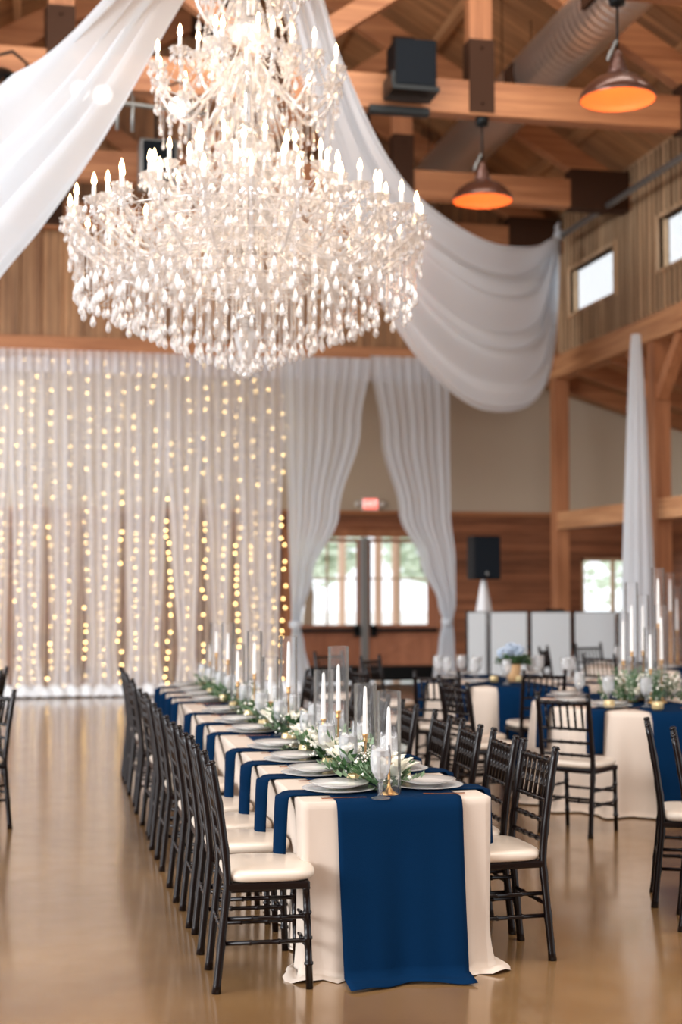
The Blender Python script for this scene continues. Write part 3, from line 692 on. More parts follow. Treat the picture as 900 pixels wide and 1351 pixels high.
# tiers of hanging strands under the bowl: the ones on the outside are single parts
def zb_of(r): return .02 + .5 * (r / 1.2) ** 1.25
lens_ = [strand_mesh(.30, 1.25), strand_mesh(.36, 1.1), strand_mesh(.42, 1.35)]
inner = MB(); cnt = 0
for r, n in ((1.16, 56), (1.04, 44), (.90, 46), (.76, 40), (.62, 34), (.48, 28), (.34, 22), (.2, 14), (.07, 6)):
    for k in range(n):
        t_ = 2 * PI * (k + .5 * (n % 4)) / n; li = (k * 5 + n) % 3; L = (.30, .36, .42)[li]; zt_ = zb_of(r) + L + .09
        if r > .95: cpart('crystal_strand', lens_[li], (r * math.cos(t_), r * math.sin(t_), zt_)); cnt += 1
        else:
            x, y = r * math.cos(t_), r * math.sin(t_); z = zt_
            while z > zt_ - L: inner.octa((x, y, z), .0085, .01); z -= .0195
            drop(inner, x, y, z, (1.25, 1.1, 1.35)[li])
st = inner.build('inner_crystals', M['crystal'], ch); st['kind'] = 'stuff'
# rings that carry the strands
for r in (1.16, 1.04, .90, .76, .62, .48, .34, .2):
    b = MB(); z_ = zb_of(r) + .46; b.tube([(r * math.cos(2*PI*i/60), r * math.sin(2*PI*i/60), z_) for i in range(61)], .006, 5, caps=False); b.build('ring', M['crystal'], ch)
# waterfalls of beads between tiers
wf = MB()
for (r0, r1, zt_, zb_, n, dr) in ((.10, .30, 2.05, 1.5, 16, 1), (.1, .6, 1.6, 1.0, 20, 1), (.12, .85, 1.45, .85, 22, 0), (.08, .3, 3.1, 2.35, 16, 1), (.12, .34, 2.95, 2.5, 10, 1), (.08, .33, 2.6, 1.8, 14, 1), (.1, .5, 2.45, 1.85, 12, 1), (.3, 1.12, .9, .5, 30, 1)):
    for k in range(n):
        t_ = 2 * PI * k / n; m = 30
        for i in range(m + 1):
            f = i / m; r = r0 + (r1 - r0) * f ** .7; wf.octa((r * math.cos(t_), r * math.sin(t_), zt_ + (zb_ - zt_) * f), .009)
        if dr: drop(wf, r1 * math.cos(t_), r1 * math.sin(t_), zb_ - .02, 1.3)
wf.build('bead_waterfall', M['crystal'], ch)['kind'] = 'stuff'
b = MB(); b.ball((0, 0, .02), .03, 10); b.octa((0, 0, .07), .02); b.lathe([(.01, .08), (.05, .14), (.09, .3), (.03, .34)], 12, smooth=False); b.build('finial', M['crystal'], ch)
for (r, z_, n, en) in ((.75, 1.22, 6, 3.0), (.3, 2.25, 3, 2.4), (.35, .75, 3, 1.8)):
    for k in range(n):
        t_ = 2 * PI * k / n + .4; l = bpy.data.lights.new('chandelier_glow', 'POINT'); l.energy = en; l.color = (1, .80, .60); l.shadow_soft_size = .12
        o = bpy.data.objects.new('chandelier_glow', l); C.objects.link(o); o.location = (CHX + r * math.cos(t_), CHY + r * math.sin(t_), Z0 + z_)
b = MB(); b.tube([(0, 0, 4.55), (0, 0, roof_z(CHX) - Z0 + .02)], .02, 8); b.build('suspension_cable', M['chrome'], ch)

# ------------------------------------------------------------------ chairs
def bamboo(b, p, q, r, knots=3, n=8):
    p = Vector(p); q = Vector(q); pts = []; rs = []
    for k in range(knots + 1):
        f = k / (knots)
        if k: 
            for df, rr in ((-.02, 1), (-.012, 1.28), (.012, 1.28), (.02, 1)):
                if 0 < f + df < 1: pts.append(p.lerp(q, f + df)); rs.append(r * rr)
        else: pts.append(p); rs.append(r)
    pts.append(q); rs.append(r); b.tube(pts, rs, n); return b
def make_chair():
    t = tag(empty('chiavari_chair'), 'x', 'chair'); e = M['ebony']; W = .185
    def post(f):  # centre line of the back post by height
        z = f; 
        if z < .44: return -.225 + .045 * (z / .44)
        g = (z - .44) / .48; return -.18 - .065 * g ** 1.4
    b = MB(); b.box(-.19, .19, -.2, .2, 0, .045)
    b = MB(); rows = [];
    # cushion: a rounded pad
    for i in range(9):
        f = i / 8; a = PI * (f - .5); zz = .472 + .026 * math.sin(a); k = .86 + .14 * math.cos(a)
        rows.append([Vector(((.005 + .195 * k * (abs(math.cos(u)) ** .45) * (1 if math.cos(u) > 0 else -1)), .215 * k * (1 - .04 * math.cos(u)) * (abs(math.sin(u)) ** .45) * (1 if math.sin(u) > 0 else -1), zz)) for u in [2*PI*j/40 for j in range(41)]])
    b.grid(rows); nn = 41
    b.smooth = True; cidx = len(b.v); b.v.append((.005, 0, .506)); 
    for j in range(40): b.f.append([8*41+j, 8*41+j+1, cidx]); b.m.append(0); b.sm.append(True)
    b.build('seat_cushion', M['cushion'], t)
    b = MB(); b.box(-.185, .165, -.205, .205, .415, .448); b.build('seat_frame', e, t, bevel=.008)
    for s in (-1, 1):
        b = MB(); bamboo(b, (.165, s * W, 0), (.15, s * W, .42), .0155, 4); b.build('leg', e, t)
        pts = []; rs = []
        for i in range(25):
            z = .93 * i / 24; pts.append((post(z), s * (W + .004), z)); rs.append(.0175 if i % 5 else .0205)
        pts += [(post(.93) , s * (W + .004), .934), (post(.94), s * (W + .004), .94), (post(.95), s * (W+.004), .952)]; rs += [.012, .02, .013]
        b = MB(); b.tube(pts, rs, 9); b.build('back_post', e, t)
    for z, nm, r in ((.885, 'top_rail', .0135), (.71, 'back_rail', .011), (.62, 'back_rail', .011), (.535, 'back_rail', .011)):
        b = MB(); bamboo(b, (post(z), -W, z), (post(z), W, z), r, 5, 7); b.build(nm, e, t)
    for k in range(6):
        y = -.135 + .054 * k; b = MB(); bamboo(b, (post(.71), y, .71), (post(.885), y, .885), .0085, 3, 6); b.build('spindle', e, t)
    for s in (-1, 1):
        for z in (.30, .2): b = MB(); bamboo(b, (post(z), s * W, z), (.158, s * W, z), .0095, 3, 7); b.build('stretcher', e, t)
    for x, z in ((.157, .27), (post(.25), .25), (.158, .17)): b = MB(); bamboo(b, (x, -W, z), (x, W, z), .0095, 4, 7); b.build('stretcher', e, t)
    return t
chair = Proto(make_chair)
GCH = 'black chiavari chairs with ivory cushions'
LY = [6.18, 6.82, 7.34, 7.92, 8.76, 9.44, 10.02, 10.9, 11.5, 12.12, 12.8]
for k, y in enumerate(LY):
    chair.put((.985 + random.uniform(-.012, .012), y, 0), random.uniform(-.05, .05), 'dark chair with ivory cushion, %s from the camera on the long table\'s left side' % ORD[k], 'chairs on the left side of the long table')
RY = [6.385, 6.9, 7.46, 8.02, 8.76, 9.5, 10.2, 12.0]
for k, y in enumerate(RY):
    chair.put((2.05 if k else 2.055, y, 0), PI + random.uniform(-.07, .07), 'dark chair with ivory cushion, %s from the camera on the long table\'s right side' % ORD[k], 'chairs on the right side of the long table')
TA = (4.74, 10.64); TB = (4.5, 13.2); TC = (6.95, 15.15)
def chair_at(x, y, face, label, group): chair.put((x, y, 0), face, label, group)
g = 'chairs around the candle-lit round table'
chair_at(3.66, 9.36, math.atan2(.66, .75), 'dark chair with ivory cushion at the front left of the round candle table', g)
chair_at(3.34, 10.55, .25, 'dark chair with ivory cushion turned side-on at the left of the round candle table', g)
chair_at(4.72, 9.05, PI / 2 - .25, 'dark chair with ivory cushion in front of the navy runner of the round candle table', g)
chair_at(3.46, 11.08, .1, 'dark side-on chair just behind the one at the left of the round candle table', g)
chair_at(5.75, 11.75, -2.3, 'dark chair behind the candle centrepiece of the front round table', g)
g = 'chairs around the vase round table'
chair_at(3.42, 11.88, 1.05, 'dark chair whose back faces the camera at the left front of the vase round table', g)
chair_at(4.25, 11.95, PI / 2 + .05, 'dark chair, back to the camera, before the navy runner of the vase table', g)
chair_at(3.05, 12.5, .15, 'dark chair at the left side of the vase round table, behind the tallest glass sleeve', g)
chair_at(3.55, 14.25, -.75, 'dark chair in front of the right door, beyond the vase round table', g)
chair_at(3.25, 15.2, -1.1, 'dark chair with shiny round knobs in front of the door mullion', g)
chair_at(5.65, 13.4, PI, 'dark chair at the right side of the vase round table', g)
g = 'chairs around the far right table'
chair_at(6.75, 16.55, -1.3, 'dark chair standing by the white booth panels, behind the far right table', g)
chair_at(6.05, 15.95, -.6, 'dark chair just left of the one by the white booth panels', g)
chair_at(6.0, 14.4, .6, 'dark chair with a napkin over it, behind the tall candles', g)
g = 'chairs at the picture edges'
chair_at(3.46, 7.18, -.40, 'dark chair with ivory cushion seen side-on at the right picture edge, farther of two', g)
chair_at(3.37, 6.66, -.42, 'dark chair cut off by the right picture edge, nearer of two', g)
chair_at(-.50, 12.95, PI - .1, 'dark chair at the left picture edge, farthest of three against the curtains', g)
chair_at(-.44, 10.3, PI + .55, 'dark chair at the left picture edge, middle of three', g)
chair_at(-.47, 9.3, PI - .1, 'dark chair at the left picture edge, nearest of three', g)

# ------------------------------------------------------------------ long table
TX0, TX1, TY0, TY1, TZ = 1.13, 1.985, 6.12, 13.3, .75
def rounded_rect(x0, x1, y0, y1, r, step=.05):
    pts = []
    cs = [((x1 - r, y0 + r), -PI/2), ((x1 - r, y1 - r), 0), ((x0 + r, y1 - r), PI/2), ((x0 + r, y0 + r), PI)]
    for k in range(4):
        (cx, cy), a0 = cs[k]
        for i in range(7):
            a = a0 + PI/2 * i / 6; pts.append((cx + r*math.cos(a), cy + r*math.sin(a), math.cos(a), math.sin(a), math.sin(PI*i/6)))
        (nx, ny), na = cs[(k+1) % 4]; a = a0 + PI/2
        ex, ey = pts[-1][0], pts[-1][1]; tx, ty = nx + r*math.cos(na), ny + r*math.sin(na)
        L = math.hypot(tx-ex, ty-ey); m = int(L/step)
        for i in range(1, m): f = i/m; pts.append((ex+(tx-ex)*f, ey+(ty-ey)*f, math.cos(a), math.sin(a), max(0, 1-min(f, 1-f)*L/.12)*.0))
    return pts
def long_cloth():
    P = rounded_rect(TX0, TX1, TY0, TY1, .035); corners = [(TX1, TY0), (TX1, TY1), (TX0, TY1), (TX0, TY0)]
    rows = []; rnd = random.Random(8)
    for lev in range(-1, 26):
        row = []
        for i, (x, y, nx, ny, c) in enumerate(P):
            if lev == -1: row.append(Vector((x - nx * .012, y - ny * .012, TZ))); continue
            f = lev / 25; z = TZ - .006 - (TZ - .018) * f
            dc = min(math.hypot(x - a, y - b_) for a, b_ in corners)
            side = abs(nx) > .5 and dc > .1
            w = .012 * math.sin(y * 9.5 + 1.3 * math.sin(y * 2)) + .008 * math.sin(y * 23) if side else .012 * math.sin(x * 14 + 1) + .005 * math.sin(x * 31)
            off = f * w * 2.2 + (-(.17 if nx > .5 else .07) * math.sin(PI / 2 * min(1, f * 2.2)) * min(1, (dc - .1) / .2) ** 2 if side else 0)
            near = math.exp(-(dc / .13) ** 2)
            off += near * (.012 * f + .035 * max(0, f - .72) ** 2 / .078)
            if near > .05 and f > .85: z -= 0
            # folds running down from the corner
            off += f * (.035 * math.exp(-((dc - .15) / .035) ** 2) - .04 * math.exp(-((dc - .09) / .025) ** 2)) * (1 if abs(ny) > .5 else 0)
            row.append(Vector((x + nx * off, y + ny * off, z)))
        row.append(row[0]); rows.append(row)
    # pooled hem
    for o_, z_ in ((.02, .02), (.045, .022), (.065, .008)):
        row = []
        for i, (x, y, nx, ny, c) in enumerate(P):
            dc = min(math.hypot(x - a, y - b_) for a, b_ in corners); near = math.exp(-(dc / .17) ** 2); q = rows[26][i]
            row.append(Vector((q.x + nx * o_ * near, q.y + ny * o_ * near, z_ + .012 * near * math.sin(i))))
        row.append(row[0]); rows.append(row)
    b = MB(); b.grid(rows)
    top = [tuple(p) for p in rows[0][:-1]]; b.add(top, [tuple(range(len(top)))])
    return b
lt = tag(empty('banquet_table', (TX0, TY0, 0)), 'long banquet table standing hidden under a blush cloth', 'table')
b = MB(); b.box(.03, TX1 - TX0 - .03, .03, TY1 - TY0 - .03, .70, .742); b.build('table_top', M['beam_y'], lt)
for x in (.15, TX1 - TX0 - .15):
    for y in (.3, 2.2, 2.7, 4.6, 5.1, 6.9):
        b = MB(); b.tube([(x, y, 0), (x, y, .7)], .014, 8); b.build('leg', M['aluminium'], lt)
tag(long_cloth().build('tablecloth', M['linen']), 'blush linen cloth draped to the floor over the long table', 'tablecloth')
# navy runner over the top and down the near end
def runner_long():
    b = MB(); rows = []; x0, x1 = 1.28, 1.84; n = 24
    path = [(13.1 - i * .25, TZ + .006, 0) for i in range(28)] + [(6.2, TZ + .006, 0), (TY0 + .01, TZ + .005, 0), (TY0 - .012, TZ - .008, 0)]
    for i in range(1, 21): path.append((TY0 - .022 - .06 * (i / 20) ** 1.5, TZ - .01 - .715 * i / 20, i / 20))
    path += [(TY0 - .13, .02, 1), (TY0 - .19, .012, 1.0)]
    for (y, z, f) in path:
        row = []
        for j in range(n + 1):
            v = j / n; x = x0 + (x1 - x0) * v + .012 * f * (1 - v)
            dy = f * (.012 * math.sin(v * 9) + .006 * math.sin(v * 21 + 1)); 
            if f >= 1 and z < .015: dy += .03 * math.sin(v * 5 + 2)
            row.append(Vector((x, y - dy - (f * .02), z + (.004 * math.sin(v * 13) if f >= 1 else 0))))
        rows.append(row)
    b.grid(rows); return b
tag(runner_long().build('table_runner', M['navy'], solid=.003), 'navy cloth runner along the long table, falling to the floor at its near end', 'table runner')

# ------------------------------------------------------------------ tableware
def make_charger():
    b = MB(); b.lathe([(.001, 0), (.1, 0), (.12, .004), (.165, .012), (.168, .014), (.16, .016), (.12, .009), (.1, .006), (.001, .006)], 36)
    o = b.build('charger_plate', M['chargerglass']); tag(o, 'x', 'charger plate'); return o
def make_plate():
    t = tag(empty('dinner_plate'), 'x', 'plate')
    b = MB(); b.lathe([(.001, 0), (.075, 0), (.08, .004), (.128, .017), (.126, .02), (.08, .009), (.001, .008)], 36); b.build('plate_body', M['china'], t)
    b = MB(); b.lathe([(.126, .0165), (.1345, .0195), (.134, .022), (.124, .0205)], 36, top='open'); b.build('rim_band', M['china_rim'], t); return t
def make_goblet():
    t = tag(empty('water_goblet'), 'x', 'goblet')
    out = [(.001, 0), (.036, 0), (.037, .003), (.012, .01), (.0065, .02), (.0065, .05), (.012, .056), (.006, .062), (.018, .075), (.033, .1), (.039, .13), (.04, .16), (.037, .2)]
    b = MB(); b.lathe(out, 24, top='open', ripple=lambda t_, z: 1 + (.03 * math.cos(12 * t_) if .06 < z < .16 else 0), smooth=False); b.build('goblet_glass', M['clear'], t)
    b = MB(); b.lathe([(.001, .074), (.016, .077), (.03, .1), (.036, .13), (.037, .16), (.034, .182), (.001, .182)], 14, smooth=False)
    rnd = random.Random(2)
    for k in range(12): a = rnd.uniform(0, 6.28); r = rnd.uniform(0, .02); b.octa((r*math.cos(a), r*math.sin(a), rnd.uniform(.16, .19)), .012)
    b.build('ice_water', M['ice'], t); return t
def make_votive():
    t = tag(empty('votive_holder'), 'x', 'votive')
    b = MB(); b.lathe([(.001, 0), (.03, 0), (.04, .01), (.043, .035), (.036, .06), (.033, .058), (.038, .034), (.001, .012)], 20, ripple=lambda t_, z: 1 + .03 * math.cos(10 * t_), smooth=False); b.build('cup', M['votive'], t)
    b = MB(); b.lathe([(.001, .014), (.026, .014), (.026, .035), (.001, .037)], 12); b.build('tea_candle', M['candle'], t); return t
def make_cutlery(kind):
    b = MB(); b.bar((-.1, 0, .004), (.02, 0, .004), .012, .004)
    if kind == 'knife': b.bar((.02, 0, .004), (.1, .002, .004), .018, .002)
    else:
        b.bar((.02, 0, .004), (.045, 0, .005), .022, .003)
        for k in range(4): b.bar((.045, -.0085 + k * .0057, .005), (.09, -.0085 + k * .0057, .007), .0026, .002)
    o = b.build(kind, M['rose'], bevel=.001); return tag(o, 'x', kind)
def napkin_mesh(outx, drop_=.30, w=.15, inn=.30):
    """cloth band: lies on the table from -inn to 0, falls over the edge at x=0 to the left"""
    rows = []; path = [(inn - inn * i / 8, .003) for i in range(9)]; path[-1] = (.01, .003); path += [(-.008, 0), (-.016, -.012)] + [(-.018 - .012 * i / 8, -.02 - drop_ * i / 8) for i in range(1, 9)]
    for i, (x, z) in enumerate(path):
        f = max(0, (i - 9) / 9); row = []
        for j in range(13):
            v = j / 12; row.append(Vector((x - (.045 * min(1, max(0, i - 8) / 2) * math.cos(PI * (v - .5)) ** .7 if 0 < j < 12 else 0) - .006 * f * math.sin(v * 9), (v - .5) * w * (1 - .12 * f), z + (.0015 * math.sin(v * 9)))))
        rows.append(row)
    return MB().grid(rows)
def make_napkin():
    o = napkin_mesh(0).build('napkin', M['navy'], solid=.006); return tag(o, 'x', 'napkin')
charger, plate, goblet, votive, napkin = Proto(make_charger), Proto(make_plate), Proto(make_goblet), Proto(make_votive), Proto(make_napkin)
knife, fork = Proto(lambda: make_cutlery('knife')), Proto(lambda: make_cutlery('fork'))
SY = [6.37, 6.93, 7.47, 8.07, 8.98, 9.6, 10.36, 11.34, 11.86, 12.4, 12.98]
T = TZ + .004
def setting(cx, cy, ang, e_dist, where, grp, z0=T, items='cpnkfg', gob=(.2, -.2)):
    """ang: direction from the diner to the table centre; e_dist: plate centre to table edge"""
    ca, sa = math.cos(ang), math.sin(ang)
    L = lambda u, v, z=0: (cx + u * ca - v * sa, cy + u * sa + v * ca, z0 + z)
    if 'n' in items: napkin.put(L(-e_dist, 0, -.002), ang, 'navy napkin hanging ' + where, 'navy napkins ' + grp)
    if 'c' in items: charger.put(L(0, 0, .007), ang, 'clear glass charger plate ' + where, 'chargers ' + grp)
    if 'p' in items: plate.put(L(0, 0, .024), ang, 'white dinner plate with grey rim ' + where, 'dinner plates ' + grp)
    if 'k' in items: knife.put(L(-.02, -.2), ang, 'rose gold knife lying ' + where, 'knives ' + grp)
    if 'f' in items: fork.put(L(-.02, .2), ang, 'rose gold fork lying ' + where, 'forks ' + grp)
    if 'g' in items: goblet.put(L(*gob), ang, 'cut glass goblet of iced water ' + where, 'goblets ' + grp, scale=(1.15, 1.15, 1.15))
for k, y in enumerate(SY):
    setting(1.345, y, 0, 1.345 - TX0 + .012, 'at the %s place along the long table\'s left side' % ORD[k], 'on the long table, left side', gob=((.135, -.235), (.12, -.2), (.12, -.22), (.14, -.2))[k % 4])
for k, y in enumerate([6.4, 7.0, 7.6, 8.2, 8.95, 9.6]):
    setting(1.76, y, PI, TX1 - 1.76 + .012, 'at the %s place along the long table\'s right side' % ORD[k], 'on the long table, right side', gob=(.12, -.24))

# candles in tall glass sleeves
def candlestick(h, hc, rs, hs, name='candlestick'):
    t = tag(empty('candlestick'), 'x', 'candlestick')
    b = MB(); b.lathe([(.001, 0), (.045, 0), (.046, .004), (.02, .018), (.009, .035), (.006, .05), (.0055, h - .05), (.008, h - .04), (.016, h - .034), (.009, h - .028), (.013, h - .01), (.016, h), (.001, h)], 20); b.build('brass_stem', M['gold'], t)
    b = MB(); b.lathe([(.0125, h - .01), (.0125, h), (.011, h + hc * .6), (.007, h + hc * .96), (.001, h + hc)], 12); b.build('taper_candle', M['candle'], t)
    return t
def sleeve(r, h):
    b = MB(); b.lathe([(r, .001), (r, h), (r - .003, h + .002), (r - .005, h), (r - .005, .001)], 32, top='open')
    return tag(b.build('glass_sleeve', M['sleeve']), 'x', 'glass sleeve')
sl = [  # px, top y of sleeve, top y of candle, Y, stem height
    (513, 912, 932, 6.24, .17), (482, 902, 905, 6.72, .22), (446.5, 853, 876, 7.3, .28), (427, 884, 887, 7.72, .2), (381, 840, 846, 8.75, .3),
    (357, 867, 880, 9.4, .16), (336, 833, 848, 10.05, .30), (314, 850, 858, 10.75, .2), (301, 822, 835, 11.4, .33), (286, 822, 833, 12.1, .35), (278, 848, 850, 12.7, .25)]
near = ['nearest the camera on the long table', 'second nearest on the long table', 'third nearest and tall, on the long table', 'fourth nearest on the long table', 'fifth along the long table'] + ['%s along the long table from the camera' % o for o in ORD[5:]]
for k, (px, ys_, yc, Y, hst) in enumerate(sl):
    p = at(px, ys_, Y=Y); hs = p.z - T; hc = at(px, yc, Y=Y).z - T - hst
    o = sleeve(.054, hs); o.location = (p.x, Y, T); tag(o, 'tall clear glass candle sleeve, ' + near[k], None, 'glass sleeves on the long table')
    o = candlestick(hst, hc, 0, 0); o.location = (p.x, Y, T); tag(o, 'brass candlestick and white taper in its sleeve, ' + near[k], None, 'candlesticks on the long table')

# greenery
def sprig(b, base, d, L, n, ls, rnd):
    d = Vector(d).normalized(); p = Vector(base); side = d.cross(Vector((0, 0, 1))).normalized()
    for k in range(n):
        p = p + d * L / n + Vector((0, 0, -.002 * k)); p.z = max(p.z, base[2] + .002)
        for s in (-1, 1):
            a = (d * .5 + side * s * rnd.uniform(.6, 1) + Vector((0, 0, rnd.uniform(-.1, .7)))).normalized(); l = ls * rnd.uniform(.7, 1.2); w = a.cross(d).normalized().cross(a) * l * .25
            q = p + a * l; m = p + a * l * .45; zz = lambda v: (v.x, v.y, max(v.z, base[2] + .001))
            b.add([zz(p), zz(m + w), zz(q), zz(m - w)], [(0, 1, 2, 3)])
def rose(b, c, r, rnd, n=16):
    for k in range(n):
        a = k * 2.4; f = k / n; rr = r * (.25 + .75 * f); tz = c[2] + r * (.75 - .55 * f)
        x, y = c[0] + rr * .5 * math.cos(a), c[1] + rr * .5 * math.sin(a)
        u = Vector((math.cos(a), math.sin(a), 0)); v = Vector((-math.sin(a), math.cos(a), 0)); o = Vector((x, y, tz - r * .6))
        rows = [[o + u * (.25 * r * i + .12 * r * i * i * f) + v * (j - 2) * .22 * r * (1 if i < 3 else .8) - u * .07 * r * (j - 2) ** 2 + Vector((0, 0, r * .33 * i)) for j in range(5)] for i in range(4)]
        b.grid(rows)
secs = [(6.3, 8.2), (8.55, 10.6), (10.95, 13.1)]
gl_lab = ['leafy green garland with white blooms on the near third of the long table', 'leafy green garland with white blooms on the middle third of the long table', 'leafy green garland with white blooms on the far third of the long table']
rnd = random.Random(12)
for k, (y0, y1) in enumerate(secs):
    root = tag(empty('greenery_garland', (1.56, (y0 + y1) / 2, T)), gl_lab[k], 'garland', 'greenery garlands on the long table')
    b = MB(); n = 190
    for i in range(n):
        y = y0 + (y1 - y0) * i / n - (y0 + y1) / 2; a = rnd.uniform(0, 2 * PI); b.cur = 0 if rnd.random() < .62 else 1
        sprig(b, (rnd.uniform(-.06, .06), y, .006), (math.cos(a) * .8, math.sin(a), rnd.uniform(.1, 1.3)), rnd.uniform(.1, .22), 6, .052, rnd)
    b.build('foliage', [M['leaf'], M['leaf2']], root)
    for i in range(11):
        y = y0 + (y1 - y0) * (i + .5) / 11 - (y0 + y1) / 2 + rnd.uniform(-.05, .05); b = MB(); rose(b, (rnd.uniform(-.09, .07), y, .08), rnd.uniform(.045, .06), rnd); b.build('rose', M['petal'], root)
    b = MB()
    for i in range(420):
        y = y0 + (y1 - y0) * rnd.random() - (y0 + y1) / 2; b.octa((rnd.gauss(0, .06), y, rnd.uniform(.03, .14)), rnd.uniform(.005, .011))
    b.build('small_blossoms', M['petal'], root)
vy = [6.52, 7.15, 7.75, 8.35, 9.2, 9.9, 10.6, 11.3, 12.0, 12.7]
for k, y in enumerate(vy):
    votive.put((1.45 if k % 2 == 0 else 1.46, y - .02, T + .001), k, 'small gold mercury glass votive, %s from the camera beside the garland' % ORD[k], 'votives on the long table')
for k, y in enumerate((6.62, 7.3, 8.0)):
    votive.put((1.70, y, T + .001), k, 'small gold votive on the right side of the garland, %s from the camera' % ORD[k], 'votives right of the garland')

# ------------------------------------------------------------------ round tables
def round_table(c, R, lab, seed, folds=16):
    rnd = random.Random(seed); t = tag(empty('round_table', (c[0], c[1], 0)), 'round folding table under the cloth ' + lab, 'table', 'round tables')
    b = MB(); b.lathe([(.001, .71), (R - .02, .71), (R - .02, .742), (.001, .742)], 40); b.build('table_top', M['beam_x'], t)
    for s in (-1, 1):
        for q in (-1, 1): b = MB(); b.tube([(s*.4, q*.35, 0), (s*.4, q*.35, .71)], .014, 8); b.build('leg', M['aluminium'], t)
    n = folds * 12; ph = [rnd.uniform(0, 6) for _ in range(3)]; rows = []
    for r in (.001, .5 * R, R - .012): rows.append([Vector((c[0] + r*math.cos(2*PI*i/n), c[1] + r*math.sin(2*PI*i/n), TZ)) for i in range(n + 1)])
    for lev in range(22):
        f = lev / 21; z = TZ - .008 - (TZ - .02) * f; row = []
        for i in range(n + 1):
            t_ = 2*PI*i/n; w = math.sin(folds*t_ + ph[0] + .8*math.sin(3*t_ + ph[1])) + .4*math.sin(folds*2.0*t_ + ph[2])
            r = R + .012 + f*.06 + f*.045*w + (.05*max(0, f-.8)/.2*(.6+.5*w)); row.append(Vector((c[0] + r*math.cos(t_), c[1] + r*math.sin(t_), z)))
        rows.append(row)
    rows.append([Vector((2*p.x - c[0], 2*p.y - c[1], 0)) * .5 + Vector((c[0], c[1], .024)) * .5 + Vector(((p.x-c[0])*.05, (p.y-c[1])*.05, 0)) for p in rows[-1]])
    b = MB(); b.grid(rows); tag(b.build('tablecloth', M['linen']), 'blush linen cloth falling in folds ' + lab, 'tablecloth', 'round tablecloths')
def round_runner(c, R, dx, w, lab, rot, back=True):
    ca, sa = math.cos(rot), math.sin(rot)
    rows = []; path = []
    for i in range(21): path.append((R - .02 - i * (2 * R - .03) / 20 if back else 0, TZ + .007))
    path = [(y, z, 0) for y, z in path] + [(-R - .01, TZ + .002, 0), (-R - .03, TZ - .02, .02)]
    for i in range(1, 17): path.append((-R - .045 - .16 * (i / 16) ** 1.2, TZ - .02 - (TZ - .07) * i / 16, i / 16))
    for (y, z, f) in path:
        row = []
        for j in range(17):
            v = j / 16; x = dx + (v - .5) * w * (1 + .12 * f); yy = y
            if y < -R * .9: yy = y + (R - math.sqrt(max(R*R - x*x, .01))) - .035 * f * math.sin(v * 12)
            elif y > R * .9: yy = min(y, math.sqrt(max(R*R - x*x, .01)) - .02)
            row.append(Vector((c[0] + x * ca - yy * sa, c[1] + x * sa + yy * ca, z)))
        rows.append(row)
    b = MB(); b.grid(rows); tag(b.build('table_runner', M['navy'], solid=.003), lab, 'table runner', 'navy runners on round tables')
round_table(TA, .9, 'of the round table with tall candles', 1); round_runner(TA, .92, -.1, .54, 'navy runner falling from the round table with tall candles, at the right edge', 0)
round_table(TB, .9, 'of the round table with the blue vase flowers', 2); round_runner(TB, .92, -.17, .54, 'navy runner falling from the round table with the blue vase flowers', 0)
round_table(TC, .9, 'of the far round table at the right picture edge', 3); round_runner(TC, .92, 0, .5, 'navy runner on the far round table at the right picture edge', 0)
def round_settings(c, angs, lab, items, er=.9):
    for k, (a, where) in enumerate(angs):
        a_ = math.radians(a); r = er - .2
        setting(c[0] + r*math.cos(a_), c[1] + r*math.sin(a_), a_ + PI, .2 + .03, where + ' of ' + lab, 'on ' + lab, items=items, z0=T + .006)
round_settings(TA, ((222, 'at the front left'), (190, 'at the left side'), (284, 'right of the runner'), (312, 'at the front right'), (135, 'at the back left'), (45, 'at the back right'), (0, 'at the right side')), 'the round candle table', 'cpnkfg')
round_settings(TB, ((222, 'at the front left'), (292, 'right of the runner'), (322, 'at the front right'), (186, 'at the left side'), (120, 'at the back left'), (60, 'at the back right')), 'the blue vase table', 'png')
round_settings(TC, ((200, 'at the left side'), (250, 'in front'), (150, 'at the back left')), 'the far round table', 'pg')
# extra goblets on the vase table
for k, (px, py) in enumerate(((578, 897), (590, 899), (630, 897), (676, 897), (700, 899), (712, 896))):
    p = at(px, py, Z=T); goblet.put((p.x, min(p.y, 13.7), T + .006), 0, 'cut glass goblet on the vase round table, %s' % ['leftmost of its row', 'second of its row from the left', 'just left of the vase', 'just right of the vase', 'second right of the vase', 'rightmost of its row'][k], 'goblets in a row on the vase table', scale=(1.15, 1.15, 1.15))
# round centrepieces
def centre_sleeves(items, lab, c):
    for k, (px, ys_, yc, dy) in enumerate(items):
        p = at(px, ys_, Y=c[1] + dy); q = at(px, yc, Y=c[1] + dy); hs = p.z - T; hc = min(.36, (q.z - T) * .5)
        o = sleeve(.05, hs); o.location = (p.x, c[1] + dy, T + .008); tag(o, 'tall clear glass candle sleeve %s, %s from the left' % (lab, ORD[k]), None, 'glass sleeves ' + lab)
        o = candlestick(q.z - T - hc, hc, 0, 0); o.location = (p.x, c[1] + dy, T + .008); tag(o, 'slim candlestick with white taper %s, %s from the left' % (lab, ORD[k]), None, 'candlesticks ' + lab)
centre_sleeves([(822, 810, 820, .1), (833, 770, 800, -.05), (848, 787, 800, .12), (858, 830, 838, -.2), (868, 751, 764, .05), (872, 800, 815, -.18)], 'on the round candle table', TA)
centre_sleeves([(884, 757, 765, 0), (893, 775, 790, .1), (906, 760, 770, -.1)], 'on the far right table', TC)
